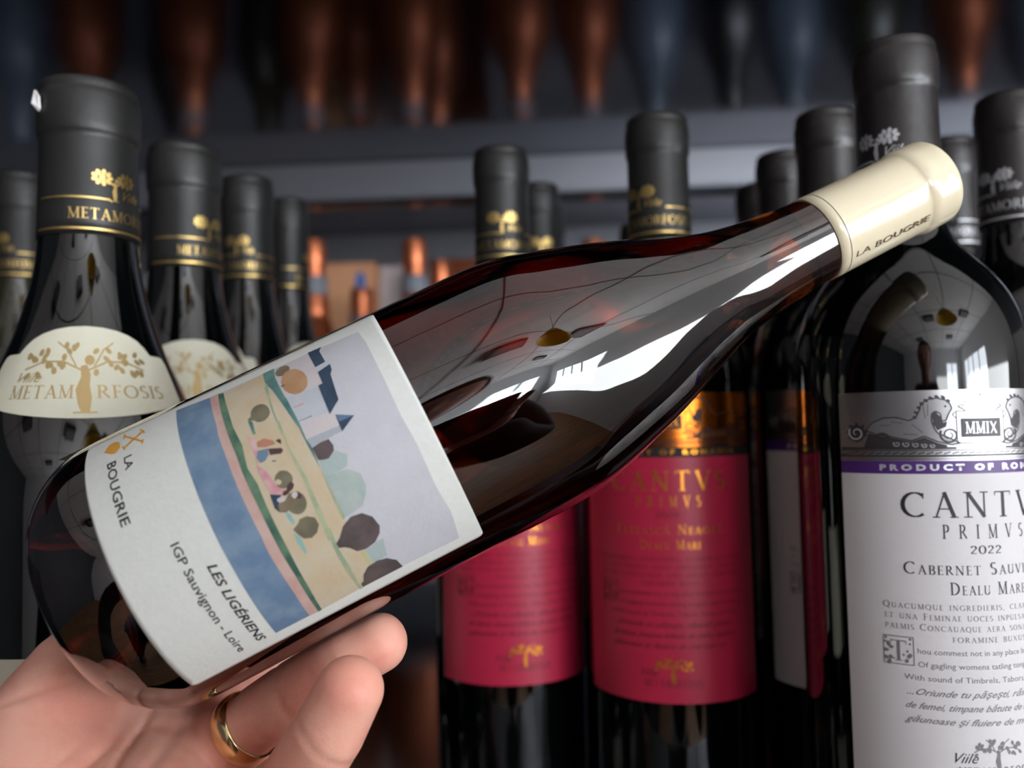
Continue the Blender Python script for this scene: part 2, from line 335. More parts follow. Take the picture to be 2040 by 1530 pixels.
PAINTING = [
 ('sky', [(-43.1,-59.0),(-32.1,-58.8),(-18.4,-58.7),(-0.1,-58.9),(11.2,-58.9),(31.1,-59.2),(31.4,-47.6),(30.9,-35.7),(30.8,-23.5),(31.4,-7.4),(21.6,-6.3),(12.6,-6.9),(1.6,-6.4),(-6.9,-6.8),(-17.6,-6.5),(-31.7,-6.4),(-38.4,-7.1),(-39.5,-17.7),(-40.0,-31.3),(-40.8,-48.4)]),
 ('blue', [(-43.1,-59.0),(-32.1,-58.8),(-18.4,-58.7),(-0.1,-58.9),(11.2,-58.9),(31.1,-59.2),(31.1,-50.0),(22.2,-49.7),(14.4,-49.8),(8.6,-49.9),(4.2,-49.6),(-2.7,-49.6),(-8.5,-49.6),(-13.1,-49.5),(-18.1,-49.4),(-23.8,-49.5),(-27.4,-49.2),(-33.1,-49.3),(-41.0,-49.5)]),
 ('rose', [(-41.0,-49.5),(-33.1,-49.3),(-27.4,-49.2),(-23.8,-49.5),(-18.1,-49.4),(-13.1,-49.5),(-8.5,-49.6),(-2.7,-49.6),(4.2,-49.6),(8.6,-49.9),(14.4,-49.8),(22.2,-49.7),(31.1,-50.0),(31.4,-47.6),(17.2,-47.2),(10.0,-47.3),(3.3,-47.2),(-2.8,-47.1),(-7.1,-47.2),(-11.9,-47.2),(-16.3,-47.0),(-22.6,-47.2),(-25.7,-47.2),(-33.2,-47.2),(-40.8,-47.2)]),
 ('sand', [(-39.8,-45.7),(-31.1,-45.4),(-24.5,-45.4),(-18.4,-44.8),(-12.0,-45.7),(-7.3,-45.0),(-1.3,-45.3),(3.9,-45.4),(10.0,-45.5),(16.3,-45.8),(22.1,-46.0),(31.3,-46.6),(30.9,-35.7),(31.2,-34.8),(24.4,-30.1),(20.1,-29.6),(9.6,-30.2),(1.6,-29.8),(-5.4,-29.8),(-9.5,-29.9),(-16.7,-30.1),(-23.2,-30.5),(-28.5,-31.1),(-34.9,-31.6),(-40.0,-31.3)]),
 ('green', [(-40.8,-47.2),(-33.2,-47.2),(-25.7,-47.2),(-22.6,-47.2),(-16.3,-47.0),(-11.9,-47.2),(-7.1,-47.2),(-2.8,-47.1),(3.3,-47.2),(10.0,-47.3),(17.2,-47.2),(31.4,-47.6),(31.3,-46.6),(22.1,-46.0),(16.3,-45.8),(10.0,-45.5),(3.9,-45.4),(-1.3,-45.3),(-7.3,-45.0),(-12.0,-45.7),(-18.4,-44.8),(-24.5,-45.4),(-31.1,-45.4),(-39.8,-45.7)]),
 ('teal', [(-40.2,-34.5),(-40.1,-31.3),(-34.8,-31.6),(-27.3,-31.0),(-23.0,-30.3),(-13.0,-29.9),(-16.9,-30.9),(-24.1,-32.1),(-30.5,-33.3),(-34.5,-34.5)]),
 ('teal', [(-17.8,-30.7),(-17.3,-29.9),(-9.4,-29.7),(-3.8,-30.0),(-4.7,-30.0),(-10.6,-30.4)]),
 ('leaf', [(-3.8,-30.0),(9.5,-30.0),(9.8,-30.7),(3.6,-30.6)]),
 ('leaf', [(-34.8,-34.4),(-33.6,-34.0),(-23.8,-34.7),(-15.7,-34.7),(-15.9,-35.1),(-24.1,-35.1),(-32.6,-35.0)]),
 ('leaf', [(-20.1,-34.6),(-19.9,-34.3),(-12.2,-34.6),(-3.2,-33.8),(6.9,-34.4),(13.5,-35.1),(12.8,-36.2),(7.3,-35.8),(-3.3,-34.8),(-12.0,-35.1)]),
 ('leaf', [(9.6,-35.1),(10.3,-34.3),(15.5,-35.0),(21.6,-34.9),(31.1,-35.3),(31.1,-35.8),(21.4,-36.1),(15.0,-35.9)]),
 ('yellow', [(19.2,-30.9),(20.1,-29.6),(24.9,-29.8),(24.1,-30.9)]),
 ('mist', [(-5.7,-29.5),(-6.1,-24.7),(-4.0,-22.7),(-1.6,-23.9),(-1.3,-25.9),(-1.8,-29.9)]),
 ('mist2', [(-1.8,-29.9),(-0.9,-24.2),(1.4,-21.9),(4.6,-22.0),(6.4,-22.9),(8.9,-24.9),(9.5,-30.0),(4.5,-29.8)]),
 ('mist', [(20.1,-29.6),(19.3,-26.6),(19.2,-24.3),(21.9,-25.0),(24.5,-25.6),(24.8,-28.0),(24.4,-29.6)]),
 ('blush', [(-39.4,-31.2),(-38.6,-21.6),(-31.3,-21.1),(-29.2,-20.8),(-25.0,-20.8),(-24.5,-22.2),(-25.9,-30.7)]),
 ('lilac', [(-25.9,-30.7),(-24.5,-22.2),(-15.2,-22.4),(-17.0,-30.0)]),
 ('blush', [(-17.0,-30.0),(-16.0,-22.5),(-14.6,-21.3),(-11.5,-21.4),(-12.0,-30.1)]),
 ('fog', [(-12.0,-30.1),(-11.5,-21.4),(-9.9,-21.6),(-9.7,-29.7)]),
 ('slate', [(-39.9,-21.5),(-39.6,-17.6),(-37.7,-18.5),(-31.7,-18.1),(-31.4,-21.0)]),
 ('slate', [(-29.1,-20.9),(-30.0,-17.2),(-27.6,-17.4),(-26.4,-18.1),(-18.0,-18.9),(-15.3,-22.4),(-24.6,-22.1),(-24.7,-20.9),(-25.6,-20.9)]),
 ('slate', [(-14.6,-21.2),(-12.2,-17.1),(-9.8,-21.4)]),
 ('steel', [(-14.6,-21.2),(-12.2,-17.1),(-12.4,-21.0)]),
 ('slate', [(-17.3,-30.0),(-17.4,-29.8),(-17.2,-26.5),(-17.0,-26.5)]),
 ('rose', [(-21.5,-30.1),(-21.8,-29.9),(-21.9,-27.2),(-21.1,-27.2)]),
 ('bark', [(-9.4,-29.7),(-9.7,-27.3),(-9.6,-25.2),(-7.7,-24.8),(-6.4,-25.2),(-5.2,-27.2),(-5.5,-28.5),(-6.0,-29.6)]),
 ('umber', [(-36.9,-27.3),(-35.9,-27.3),(-35.1,-27.7),(-34.6,-28.3),(-34.3,-29.0),(-34.3,-29.8),(-34.7,-30.5),(-35.3,-31.0),(-36.2,-31.3),(-37.1,-31.2),(-38.0,-30.9),(-38.7,-30.3),(-39.1,-29.5),(-39.0,-28.8),(-38.6,-28.0),(-37.8,-27.5)]),
 ('peach', [(-27.4,-24.2),(-26.0,-24.8),(-25.2,-25.9),(-25.0,-27.2),(-25.4,-28.4),(-26.5,-29.5),(-28.1,-30.3),(-30.1,-30.7),(-32.1,-30.5),(-33.9,-29.9),(-35.2,-28.8),(-35.5,-27.5),(-34.8,-26.2),(-33.3,-25.0),(-31.3,-24.2),(-29.3,-23.9)]),
 ('bark', [(-30.4,-31.0),(-30.6,-30.2),(-29.9,-29.7),(-30.0,-30.8)]),
 ('olive', [(-25.1,-35.6),(-23.9,-35.6),(-23.0,-36.0),(-22.3,-36.8),(-22.0,-37.7),(-22.1,-38.6),(-22.6,-39.5),(-23.5,-40.1),(-24.5,-40.5),(-25.7,-40.4),(-26.7,-40.0),(-27.5,-39.3),(-27.8,-38.4),(-27.7,-37.4),(-27.1,-36.5),(-26.2,-35.9)]),
 ('olive', [(-24.6,-41.5),(-25.3,-40.1),(-23.4,-39.8),(-23.8,-41.2)]),
 ('teal', [(-24.1,-41.5),(-23.3,-40.5),(-19.5,-40.8),(-19.6,-41.4)]),
 ('bark', [(14.5,-34.9),(13.6,-33.5),(11.3,-31.5),(10.0,-28.7),(10.4,-26.0),(12.5,-24.1),(15.6,-23.6),(17.4,-24.5),(19.1,-26.5),(19.7,-29.2),(19.1,-31.4),(17.4,-32.5),(16.5,-33.5),(15.9,-34.9)]),
 ('bark', [(29.3,-34.8),(28.9,-33.9),(26.8,-33.1),(25.0,-31.1),(24.6,-28.4),(25.3,-26.0),(27.5,-24.1),(30.9,-23.6),(30.8,-34.9)]),
 ('aqua', [(1.7,-42.0),(2.6,-41.2),(4.9,-41.0),(5.3,-41.7),(3.5,-42.2)]),
 ('aqua', [(7.2,-42.6),(8.8,-41.6),(12.8,-41.9),(13.5,-42.5),(9.6,-42.9)]),
 ('olive', [(6.4,-42.3),(5.6,-40.6),(4.8,-39.8),(4.9,-38.0),(6.1,-36.4),(8.1,-36.3),(9.7,-37.6),(10.3,-39.3),(9.6,-41.0),(8.2,-41.7)]),
 ('pink', [(-20.4,-43.0),(-17.4,-41.3),(-14.5,-42.1),(-11.5,-43.2),(-9.0,-41.8),(-5.2,-41.2),(-2.8,-39.8),(-2.6,-41.4),(-3.4,-43.0),(-6.8,-43.4),(-10.0,-43.7),(-13.4,-42.9),(-17.1,-42.8)]),
 ('coral', [(-17.2,-41.3),(-17.3,-39.4),(-15.6,-37.5),(-14.5,-37.3),(-14.9,-39.8),(-15.9,-41.6)]),
 ('maroon', [(-15.3,-37.0),(-15.4,-36.1),(-14.8,-35.7),(-13.8,-36.1)]),
 ('denim', [(-14.9,-41.9),(-14.3,-39.3),(-12.7,-39.9),(-11.7,-41.1),(-11.7,-42.3),(-13.3,-42.8)]),
 ('maroon', [(-14.2,-39.3),(-12.9,-36.4),(-12.1,-36.2),(-11.6,-37.0),(-12.5,-39.5)]),
 ('slate', [(-11.0,-39.7),(-10.7,-38.8),(-10.4,-38.8),(-10.7,-39.7)]),
 ('olive', [(-4.5,-37.0),(-3.8,-37.5),(-3.4,-38.3),(-3.3,-39.1),(-3.5,-39.9),(-4.0,-40.6),(-4.8,-41.0),(-5.7,-41.1),(-6.5,-40.9),(-7.2,-40.4),(-7.6,-39.7),(-7.8,-38.9),(-7.5,-38.1),(-7.0,-37.4),(-6.2,-37.0),(-5.4,-36.8)]),
 ('sand', [(-5.1,-39.7),(-4.9,-39.9),(-4.8,-40.1),(-4.8,-40.4),(-4.9,-40.7),(-5.1,-40.9),(-5.3,-41.1),(-5.6,-41.2),(-5.8,-41.1),(-6.0,-41.0),(-6.2,-40.7),(-6.2,-40.4),(-6.1,-40.1),(-5.9,-39.9),(-5.6,-39.7),(-5.4,-39.6)]),
 ('olive', [(1.0,-36.3),(2.1,-36.5),(3.0,-37.1),(3.6,-37.9),(3.8,-38.8),(3.6,-39.7),(2.9,-40.5),(2.0,-41.0),(0.9,-41.1),(-0.2,-40.9),(-1.1,-40.4),(-1.7,-39.6),(-1.9,-38.6),(-1.7,-37.7),(-1.0,-36.9),(-0.1,-36.4)]),
 ('maroon', [(-2.3,-40.9),(-3.0,-40.1),(-2.5,-37.9),(-3.4,-37.2),(-4.3,-37.7),(-3.9,-38.7),(-1.9,-39.2),(-1.8,-40.3)]),
 ('slate', [(-3.7,-43.4),(-2.4,-41.0),(-1.4,-42.1),(1.2,-43.2),(-0.2,-43.8)]),
 ('umber', [(-0.7,-42.7),(-1.0,-39.6),(0.2,-37.7),(1.5,-39.6),(1.9,-41.9),(1.2,-43.2)]),
 ('blush', [(-1.1,-40.6),(-0.9,-40.7),(-0.7,-41.0),(-0.7,-41.3),(-0.8,-41.7),(-0.9,-42.1),(-1.1,-42.3),(-1.4,-42.5),(-1.7,-42.5),(-1.9,-42.4),(-2.0,-42.1),(-2.0,-41.7),(-2.0,-41.4),(-1.8,-41.0),(-1.6,-40.7),(-1.3,-40.6)]),
 ('blush', [(-0.6,-37.5),(-0.3,-37.7),(-0.2,-38.0),(-0.1,-38.3),(-0.2,-38.6),(-0.4,-38.8),(-0.7,-38.9),(-1.0,-39.0),(-1.3,-38.9),(-1.5,-38.7),(-1.7,-38.5),(-1.7,-38.2),(-1.7,-37.9),(-1.5,-37.6),(-1.2,-37.5),(-0.9,-37.4)]),
 ('maroon', [(-1.5,-37.1),(-0.2,-36.7),(0.4,-37.2),(0.0,-38.5),(-0.5,-37.7)]),
]
EMBLEM = [[(-38.0,-78.7),(-41.0,-77.5),(-41.4,-76.0),(-40.0,-74.6),(-36.9,-74.3),(-35.3,-75.5),(-35.8,-76.7)],[(-35.1,-73.3),(-39.6,-67.7),(-40.7,-68.1),(-36.0,-73.6)],[(-42.0,-73.7),(-34.2,-68.2),(-34.9,-68.0),(-43.1,-73.7)],[(-34.7,-72.8),(-37.2,-73.5),(-37.0,-73.9),(-34.6,-73.1)],[(-38.8,-67.5),(-42.2,-69.0),(-41.5,-69.2),(-38.3,-67.8)],[(-33.7,-68.3),(-35.4,-67.8),(-36.1,-68.3),(-34.3,-68.7)],[(-44.1,-73.7),(-41.2,-73.8),(-40.3,-73.3),(-43.0,-73.1)]]

# ================================================================== THE ROOM
def struct(o): o['kind'] = 'structure'; return o
room = dict(x0=-2.6, x1=2.2, y0=-4.6, y1=2.4, z1=2.75)
struct(box('floor', room['x0'], room['x1'], room['y0'], room['y1'], -.05, 0, M_wood))
ceiling = struct(box('ceiling', room['x0'], room['x1'], room['y0'], room['y1'], room['z1'], room['z1']+.05, M_ceil))
for k in range(1, 6):      # joints between the ceiling boards
    x = room['x0']+.8*k
    box('ceiling_joint', x-.006, x+.006, room['y0'], room['y1'], room['z1']-.004, room['z1']+.001, M_dark, ceiling)
for k in range(1, 6):
    y = room['y0']+1.15*k
    box('ceiling_joint', room['x0'], room['x1'], y-.006, y+.006, room['z1']-.0045, room['z1']+.0005, M_dark, ceiling)
struct(box('wall_left', room['x0']-.1, room['x0'], room['y0'], room['y1'], 0, room['z1'], M_walll))
struct(box('wall_front', room['x0'], room['x1'], room['y1'], room['y1']+.1, 0, room['z1'], M_walld))
# right wall with one wide window, rear wall with two
def wall_with_windows(name, along, pos, lo, hi, wins, out, n0):
    """wall in the plane x=pos or y=pos, openings (a0, a1, z0, z1)"""
    H = room['z1']; pieces = []; cur = lo
    for a0, a1, z0, z1 in wins:
        pieces += [(cur, a0, 0, H), (a0, a1, 0, z0), (a0, a1, z1, H)]; cur = a1
    pieces.append((cur, hi, 0, H))
    bm = bmesh.new()
    for a0, a1, z0, z1 in pieces:
        r = bmesh.ops.create_cube(bm, size=1)
        for v in r['verts']:
            a = a0+(v.co.x+.5)*(a1-a0); t = pos+out*(v.co.y+.5)*.12; z = z0+(v.co.z+.5)*(z1-z0)
            v.co = Vector((t, a, z)) if along == 'y' else Vector((a, t, z))
    bmesh.ops.recalc_face_normals(bm, faces=bm.faces)
    me = bpy.data.meshes.new(name); bm.to_mesh(me); bm.free(); struct(link(name, me, M_wall, smooth=False))
    for i, (a0, a1, z0, z1) in enumerate(wins):
        def bx(nm, b0, b1, c0, c1, t0, t1, m, par=None):
            t0, t1 = sorted((pos+out*t0, pos+out*t1))
            return box(nm, t0, t1, b0, b1, c0, c1, m, par) if along == 'y' else box(nm, b0, b1, t0, t1, c0, c1, m, par)
        w = struct(bx('window_%d' % (n0+i), a0, a1, z0, z0+.06, .01, .1, M_frame))
        bx('window_frame', a0, a1, z1-.06, z1, .01, .1, M_frame, w)
        nb = max(2, round((a1-a0)/.7))
        for k in range(nb+1):
            a = a0+(a1-a0)*k/nb; bx('window_frame', a-.03, a+.03, z0, z1, .012, .09, M_frame, w)
        for k in range(nb):
            bx('window_pane', a0+(a1-a0)*k/nb+.02, a0+(a1-a0)*(k+1)/nb-.02, z0+.05, z1-.05, .05, .06, M_day, w)
wall_with_windows('wall_right', 'y', room['x1'], room['y0'], room['y1'], [(-4.0, -1.5, 1.2, 2.2)], 1, 1)
wall_with_windows('wall_rear', 'x', room['y0'], room['x0'], room['x1'], [(.9, 1.8, 1.3, 2.2)], -1, 2)

for i, (x, y) in enumerate([(-1.4, -1.2), (0.1, -1.5), (1.3, -1.2), (-.6, -2.9), (1.0, -2.9)]):
    t = thing('ceiling_lamp', 'dark square ceiling lamp ' + ['over the left wall side', 'behind the camera', 'near the window wall', 'far back in the middle', 'far back by the window'][i], 'lamp', (x, y, room['z1']-CZ-.05), group='square ceiling lamps')
    box('housing', -.16, .16, -.16, .16, 0, .05, M_dark, t); box('diffuser', -.12, .12, -.12, .12, -.006, .004, M_grey, t)
t = thing('pendant_lamp', 'large yellow cone lampshade hanging from the ceiling, seen mirrored in the held bottle', 'lamp', (.42, -.62, .62))
lathe('lamp_shade', [(.04, .20), (.08, .19), (.20, .0), (.195, .0), (.075, .185)], 24, M_yellow, t)
lathe('cord', [(.004, .2), (.004, .68)], 8, M_dark, t)

# ================================================================== THE STEEL RACK
YAW = math.radians(-3.5)
rk = thing('shelf_rack', 'dark polished steel shelving rack holding the rows of wine bottles', 'shelf', (0, 0, 0), YAW)
box('shelf_board', -1.3, 1.3, .262, .95, -.181, -.1752, M_steel, rk, .001)
box('top_board', -1.3, 1.3, .30, .947, .31, .318, M_steel, rk, .001)
box('front_rail', -1.3, 1.3, .262, .266, -.215, -.181, M_rail, rk)
r_ = box('rear_rail', -1.3, 1.3, .935, .951, .268, .3102, M_raill, rk, .003)
box('rail_lip', -1.3, 1.3, .945, .97, .264, .2675, M_rail, rk)
box('lower_rear_rail', -1.3, 1.3, .94, .95, -.215, -.176, M_rail, rk)
for x in (-1.28, 1.25):
    for y in (.31, .93): box('post', x, x+.03, y, y+.02, -1.38, .32, M_rail, rk)
box('bottom_board', -1.3, 1.3, .262, .95, -1.2, -1.19, M_steel, rk)
rk2 = thing('shelf_rack', 'second steel rack behind the first, holding the copper-capped bottles and cartons', 'shelf', (0, 0, 0), YAW)
box('shelf_board', -1.5, 1.5, 1.0, 1.5, -.074, -.066, M_steel, rk2, .001)
box('top_board', -1.5, 1.5, 1.0, 1.45, .346, .353, M_steel, rk2, .001)
box('rear_rail', -1.5, 1.5, 1.43, 1.45, .29, .3455, M_raill, rk2, .003)
box('front_rail', -1.5, 1.5, 1.0, 1.01, -.11, -.074, M_rail, rk2)
for x in (-1.48, 1.45):
    for y in (1.02, 1.42): box('post', x, x+.03, y, y+.02, -1.38, .36, M_rail, rk2)
M_peach = mat('peach_cardboard', (246, 184, 138), .7, noise=((20, 20, 20), .5, (232, 166, 120)))
M_pinkc = mat('pinkish_white_card', (226, 212, 212), .7)
M_blue = mat('blue_print', (70, 130, 215), .6)
def carton(label, x0, x1, y, z1, m, blue=None):
    t = thing('carton', label, 'box', ((x0+x1)/2, y, -.0655), YAW); w = (x1-x0)/2
    box('carton_body', -w, w, 0, .1, 0, z1+.0655, m, t, .002)
    box('lid_flap', -w, w, -.002, .05, z1+.0655, z1+.0675, m, t)
    if blue is not None:
        bm = bmesh.new(); vs = [bm.verts.new((blue+.008*math.cos(a), -.0015, z1+.03+.024*math.sin(a))) for a in [2*PI*i/20 for i in range(20)]]
        f = bm.faces.new(vs); e = bmesh.ops.extrude_face_region(bm, geom=[f]); bmesh.ops.translate(bm, verts=[v for v in e['geom'] if isinstance(v, bmesh.types.BMVert)], vec=(0, .0013, 0))
        me = bpy.data.meshes.new('blue_seal'); bm.to_mesh(me); bm.free(); link('blue_seal', me, M_blue, t, smooth=False)
carton('peach cardboard carton with a blue oval, behind the copper-capped bottles', -.315, -.212, 1.30, .262, M_peach, .028)
carton('pinkish white carton right of the peach one', -.208, -.168, 1.31, .258, M_pinkc)
carton('brown-orange carton behind the held bottle shoulder, right of the copper caps', -.125, -.03, 1.315, .268, M_copperb)

# ================================================================== BOTTLES
def prof_bordeaux(s=1.0, H=.325):
    T = H
    P = [(0, .012), (.02, .008), (.030, .0), (.030, .0), (.0355*s, .001), (.0380*s, .005), (.0385*s, .010), (.0385*s, .010), (.0385*s, T-.132), (.0384*s, T-.125), (.0377*s, T-.1165), (.0360*s, T-.108), (.0328*s, T-.0995), (.0280*s, T-.0915), (.0222*s, T-.084), (.0176, T-.0765), (.0150, T-.069), (.0140, T-.058), (.0134, T-.02), (.0134, T-.02), (.0134, T-.006), (.0130, T-.006), (.0138, T-.006), (0, T-.006)]
    return P
def prof_burgundy(H=.316):
    T = H
    return [(0, .014), (.022, .009), (.034, 0), (.034, 0), (.041, .0015), (.0435, .006), (.044, .012), (.044, .012), (.044, T-.162), (.0436, T-.152), (.0418, T-.141), (.0375, T-.127), (.0318, T-.113), (.0262, T-.100), (.0220, T-.087), (.0188, T-.073), (.0175, T-.061), (.0170, T-.05), (.0165, T-.006), (.0165, T-.006), (0, T-.006)]
def prof_copper(H=.32):
    T = H
    return [(0, .014), (.03, 0), (.03, 0), (.043, .003), (.0445, .012), (.0445, .012), (.0445, T-.19), (.042, T-.165), (.034, T-.14), (.0245, T-.118), (.0185, T-.098), (.0155, T-.08), (.0145, T-.03), (.0145, T-.03), (.0145, T-.006), (0, T-.006)]
def radius_of(prof):
    zs = [p[1] for p in prof]; rs = [p[0] for p in prof]; i0 = next(i for i, r in enumerate(rs) if r > .02 and i > 1)
    zz = np.array(zs[i0:]); rr = np.array(rs[i0:]); k = np.argsort(zz, kind='stable')
    return lambda z: float(np.interp(z, zz[k], rr[k]))
def capsule_prof(H, r, ln, rimr, rimh, bot):
    """thin foil: inner wall is omitted, it sits on the neck"""
    T = H
    return [(bot-.0006, T-ln), (bot-.0006, T-ln), (bot, T-ln), (bot, T-ln), ((bot+r)/2, T-ln*.7), (r, T-ln*.5), (r, T-rimh-.004), (r, T-rimh-.002), (rimr, T-rimh+.0005), (rimr, T-rimh+.0005), (rimr+.0002, T-rimh*.55), (rimr-.0001, T-.006), (rimr-.0001, T-.006), (rimr-.0006, T-.0045), (rimr-.0006, T-.003), (rimr-.0012, T-.001), (rimr-.0035, T), (rimr-.0035, T), (rimr-.0045, T-.0006), (0, T-.0004)]

def capsule_print(r, H, az, m, parent, phase, top=.0345, cut=True, scale=1.0):
    """tree, two ruled lines and the estate name round a capsule; phase = azimuth of the tree"""
    L = 45*scale; k = math.degrees(L/1000/r)
    polys = tree(0, -.5, 11.5*scale, 1.0, 1.35)
    a0 = -16*scale   # text starts left of the tree
    polys += serif('METAMORFOSIS', 4.0*scale, a0, -8.0*scale, width=L*.92)
    polys += [[(a0-12, .2), (-2.0, .2), (-1.0, -.5), (-1.0, -1.1), (-2.2, -.5), (a0-12, -.5)]]
    polys += [[(13, .2), (L+a0+6, .2), (L+a0+6, -.5), (13, -.5)]]
    polys += [[(a0-14, -11.2), (L+a0+8, -11.2), (L+a0+8, -12.0), (a0-14, -12.0)]]
    polys += sans('Viile', 3.6*scale, 3.2, .6, shear=.5)
    return wrap('capsule_print', polys, r, m, parent, az=phase, off=.10, step=1.5, z0=H-.0465)

def wine_label_polys():
    """the tall estate label; u in mm from its centre, v in mm downwards from its top edge (negative)"""
    foil = [[(-45.5, 0), (45.5, 0), (45.5, -23.4), (-45.5, -23.4)]]
    band = [[(-45.5, -23.3), (45.5, -23.3), (45.5, -27.5), (-45.5, -27.5)]]
    D = {}
    D['bandtext'] = sans('P R O D U C T   O F   R O M A N I A', 1.9, -32, -26.3, width=64, bold=.05)
    big = serif('CANTVS', 8.3, -26, -41.7, width=52, gap=.25)
    D['title'] = big + serif('PRIMVS', 4.5, -14, -48.5, width=28, gap=.9)
    D['sub'] = serif('CABERNET SAUVIGNON'.title(), 4.0, -26, -60.2, width=53, gap=.2, small=.74) + serif('Dealu Mare', 4.0, -12.5, -66.6, width=26, gap=.2, small=.74)
    D['subred'] = serif('Fetească Neagră'.replace('ă', 'ă'), 4.0, -23.5, -60.2, width=47, gap=.2, small=.74) + serif('Dealu Mare', 4.0, -12.5, -66.6, width=26, gap=.2, small=.74)
    D['year22'] = serif('2022', 3.2, -5.8, -53.4, width=10.5)
    D['year19'] = serif('2019', 3.2, -5.8, -53.4, width=10.5)
    tx = []
    for i, (s_, u0, w) in enumerate([('Qvacvmqve ingredieris, clamor ivvenilis', -38, 76), ('et vna Feminae voces inpvlsaqve tympana', -37.5, 75), ('palmis Concavaqve aera sonant longoqve', -37.5, 75), ('foramine bvxvs', -14.5, 29)]):
        tx += serif(s_.replace('v', 'u'), 2.1, u0*.865, -71.6-3.4*i, width=w*.865, gap=.22, small=.8)
    for i, (s_, u0, w) in enumerate([('hou commest not in any place but that is heard the', -26.5, 64), ('Of gagling womens tatling tongues and showting', -26.5, 63), ('With sound of Timbrels, Tabors, Pipes, and other', -31.5, 68)]):
        tx += sans(s_, 1.8, u0*.865, -86.0-4.3*i, width=w*.865)
    D['small'] = tx
    sc = []
    for i, (s_, u0, w) in enumerate([('...Oriunde tu p\u0103\u015fe\u015fti, r\u0103sun\u0103 chiote', -31, 62), ('de femei, timpane b\u0103tute de m\u00e2ini, alamuri', -31.5, 65), ('g\u0103unoase \u015fi fluiere de meri\u015for cu', -32, 60)]):
        sc += sans(s_, 2.1, u0*.865, -99.3-4.4*i, width=w*.865, shear=.6, bold=.008)
    D['script'] = sc
    # ornamental initial: a square with a T left open
    blk = []
    rnd = random.Random(5)
    for i in range(46):
        x = rnd.uniform(-38.2, -28.4); y = rnd.uniform(-105, -95.2)
        if abs(x+33.3) < 1.7 or (y > -97.6 and abs(x+33.3) < 3.6): continue
        blk.append(disc(x, y, rnd.uniform(.35, .8), 7))
    blk += serif('T', 7.6, -36.4, -104.0, width=6.2)
    for q in (((-38.6, -95), (-28, -95)), ((-38.6, -105.2), (-28, -105.2)), ((-38.6, -95), (-38.6, -105.2)), ((-28, -95), (-28, -105.2))): blk.append(_q(*q[0], *q[1], .35))
    D['initial'] = [('tri', [(x*.86, (y+105.2)*.88-90) for x, y in p[1]], p[2]) if isinstance(p, tuple) else [(x*.86, (y+105.2)*.88-90) for x, y in p] for p in blk]
    D['tree'] = tree(0, -122.5, 11, 1.2, .9)
    D['estate'] = serif('METAMORFOSIS', 3.2, -12.5, -124.3, width=25, gap=.2) + sans('Viile', 3.2, -13.5, -119.8, shear=.5)
    return foil, band, D
FOIL, BAND, LP = wine_label_polys()

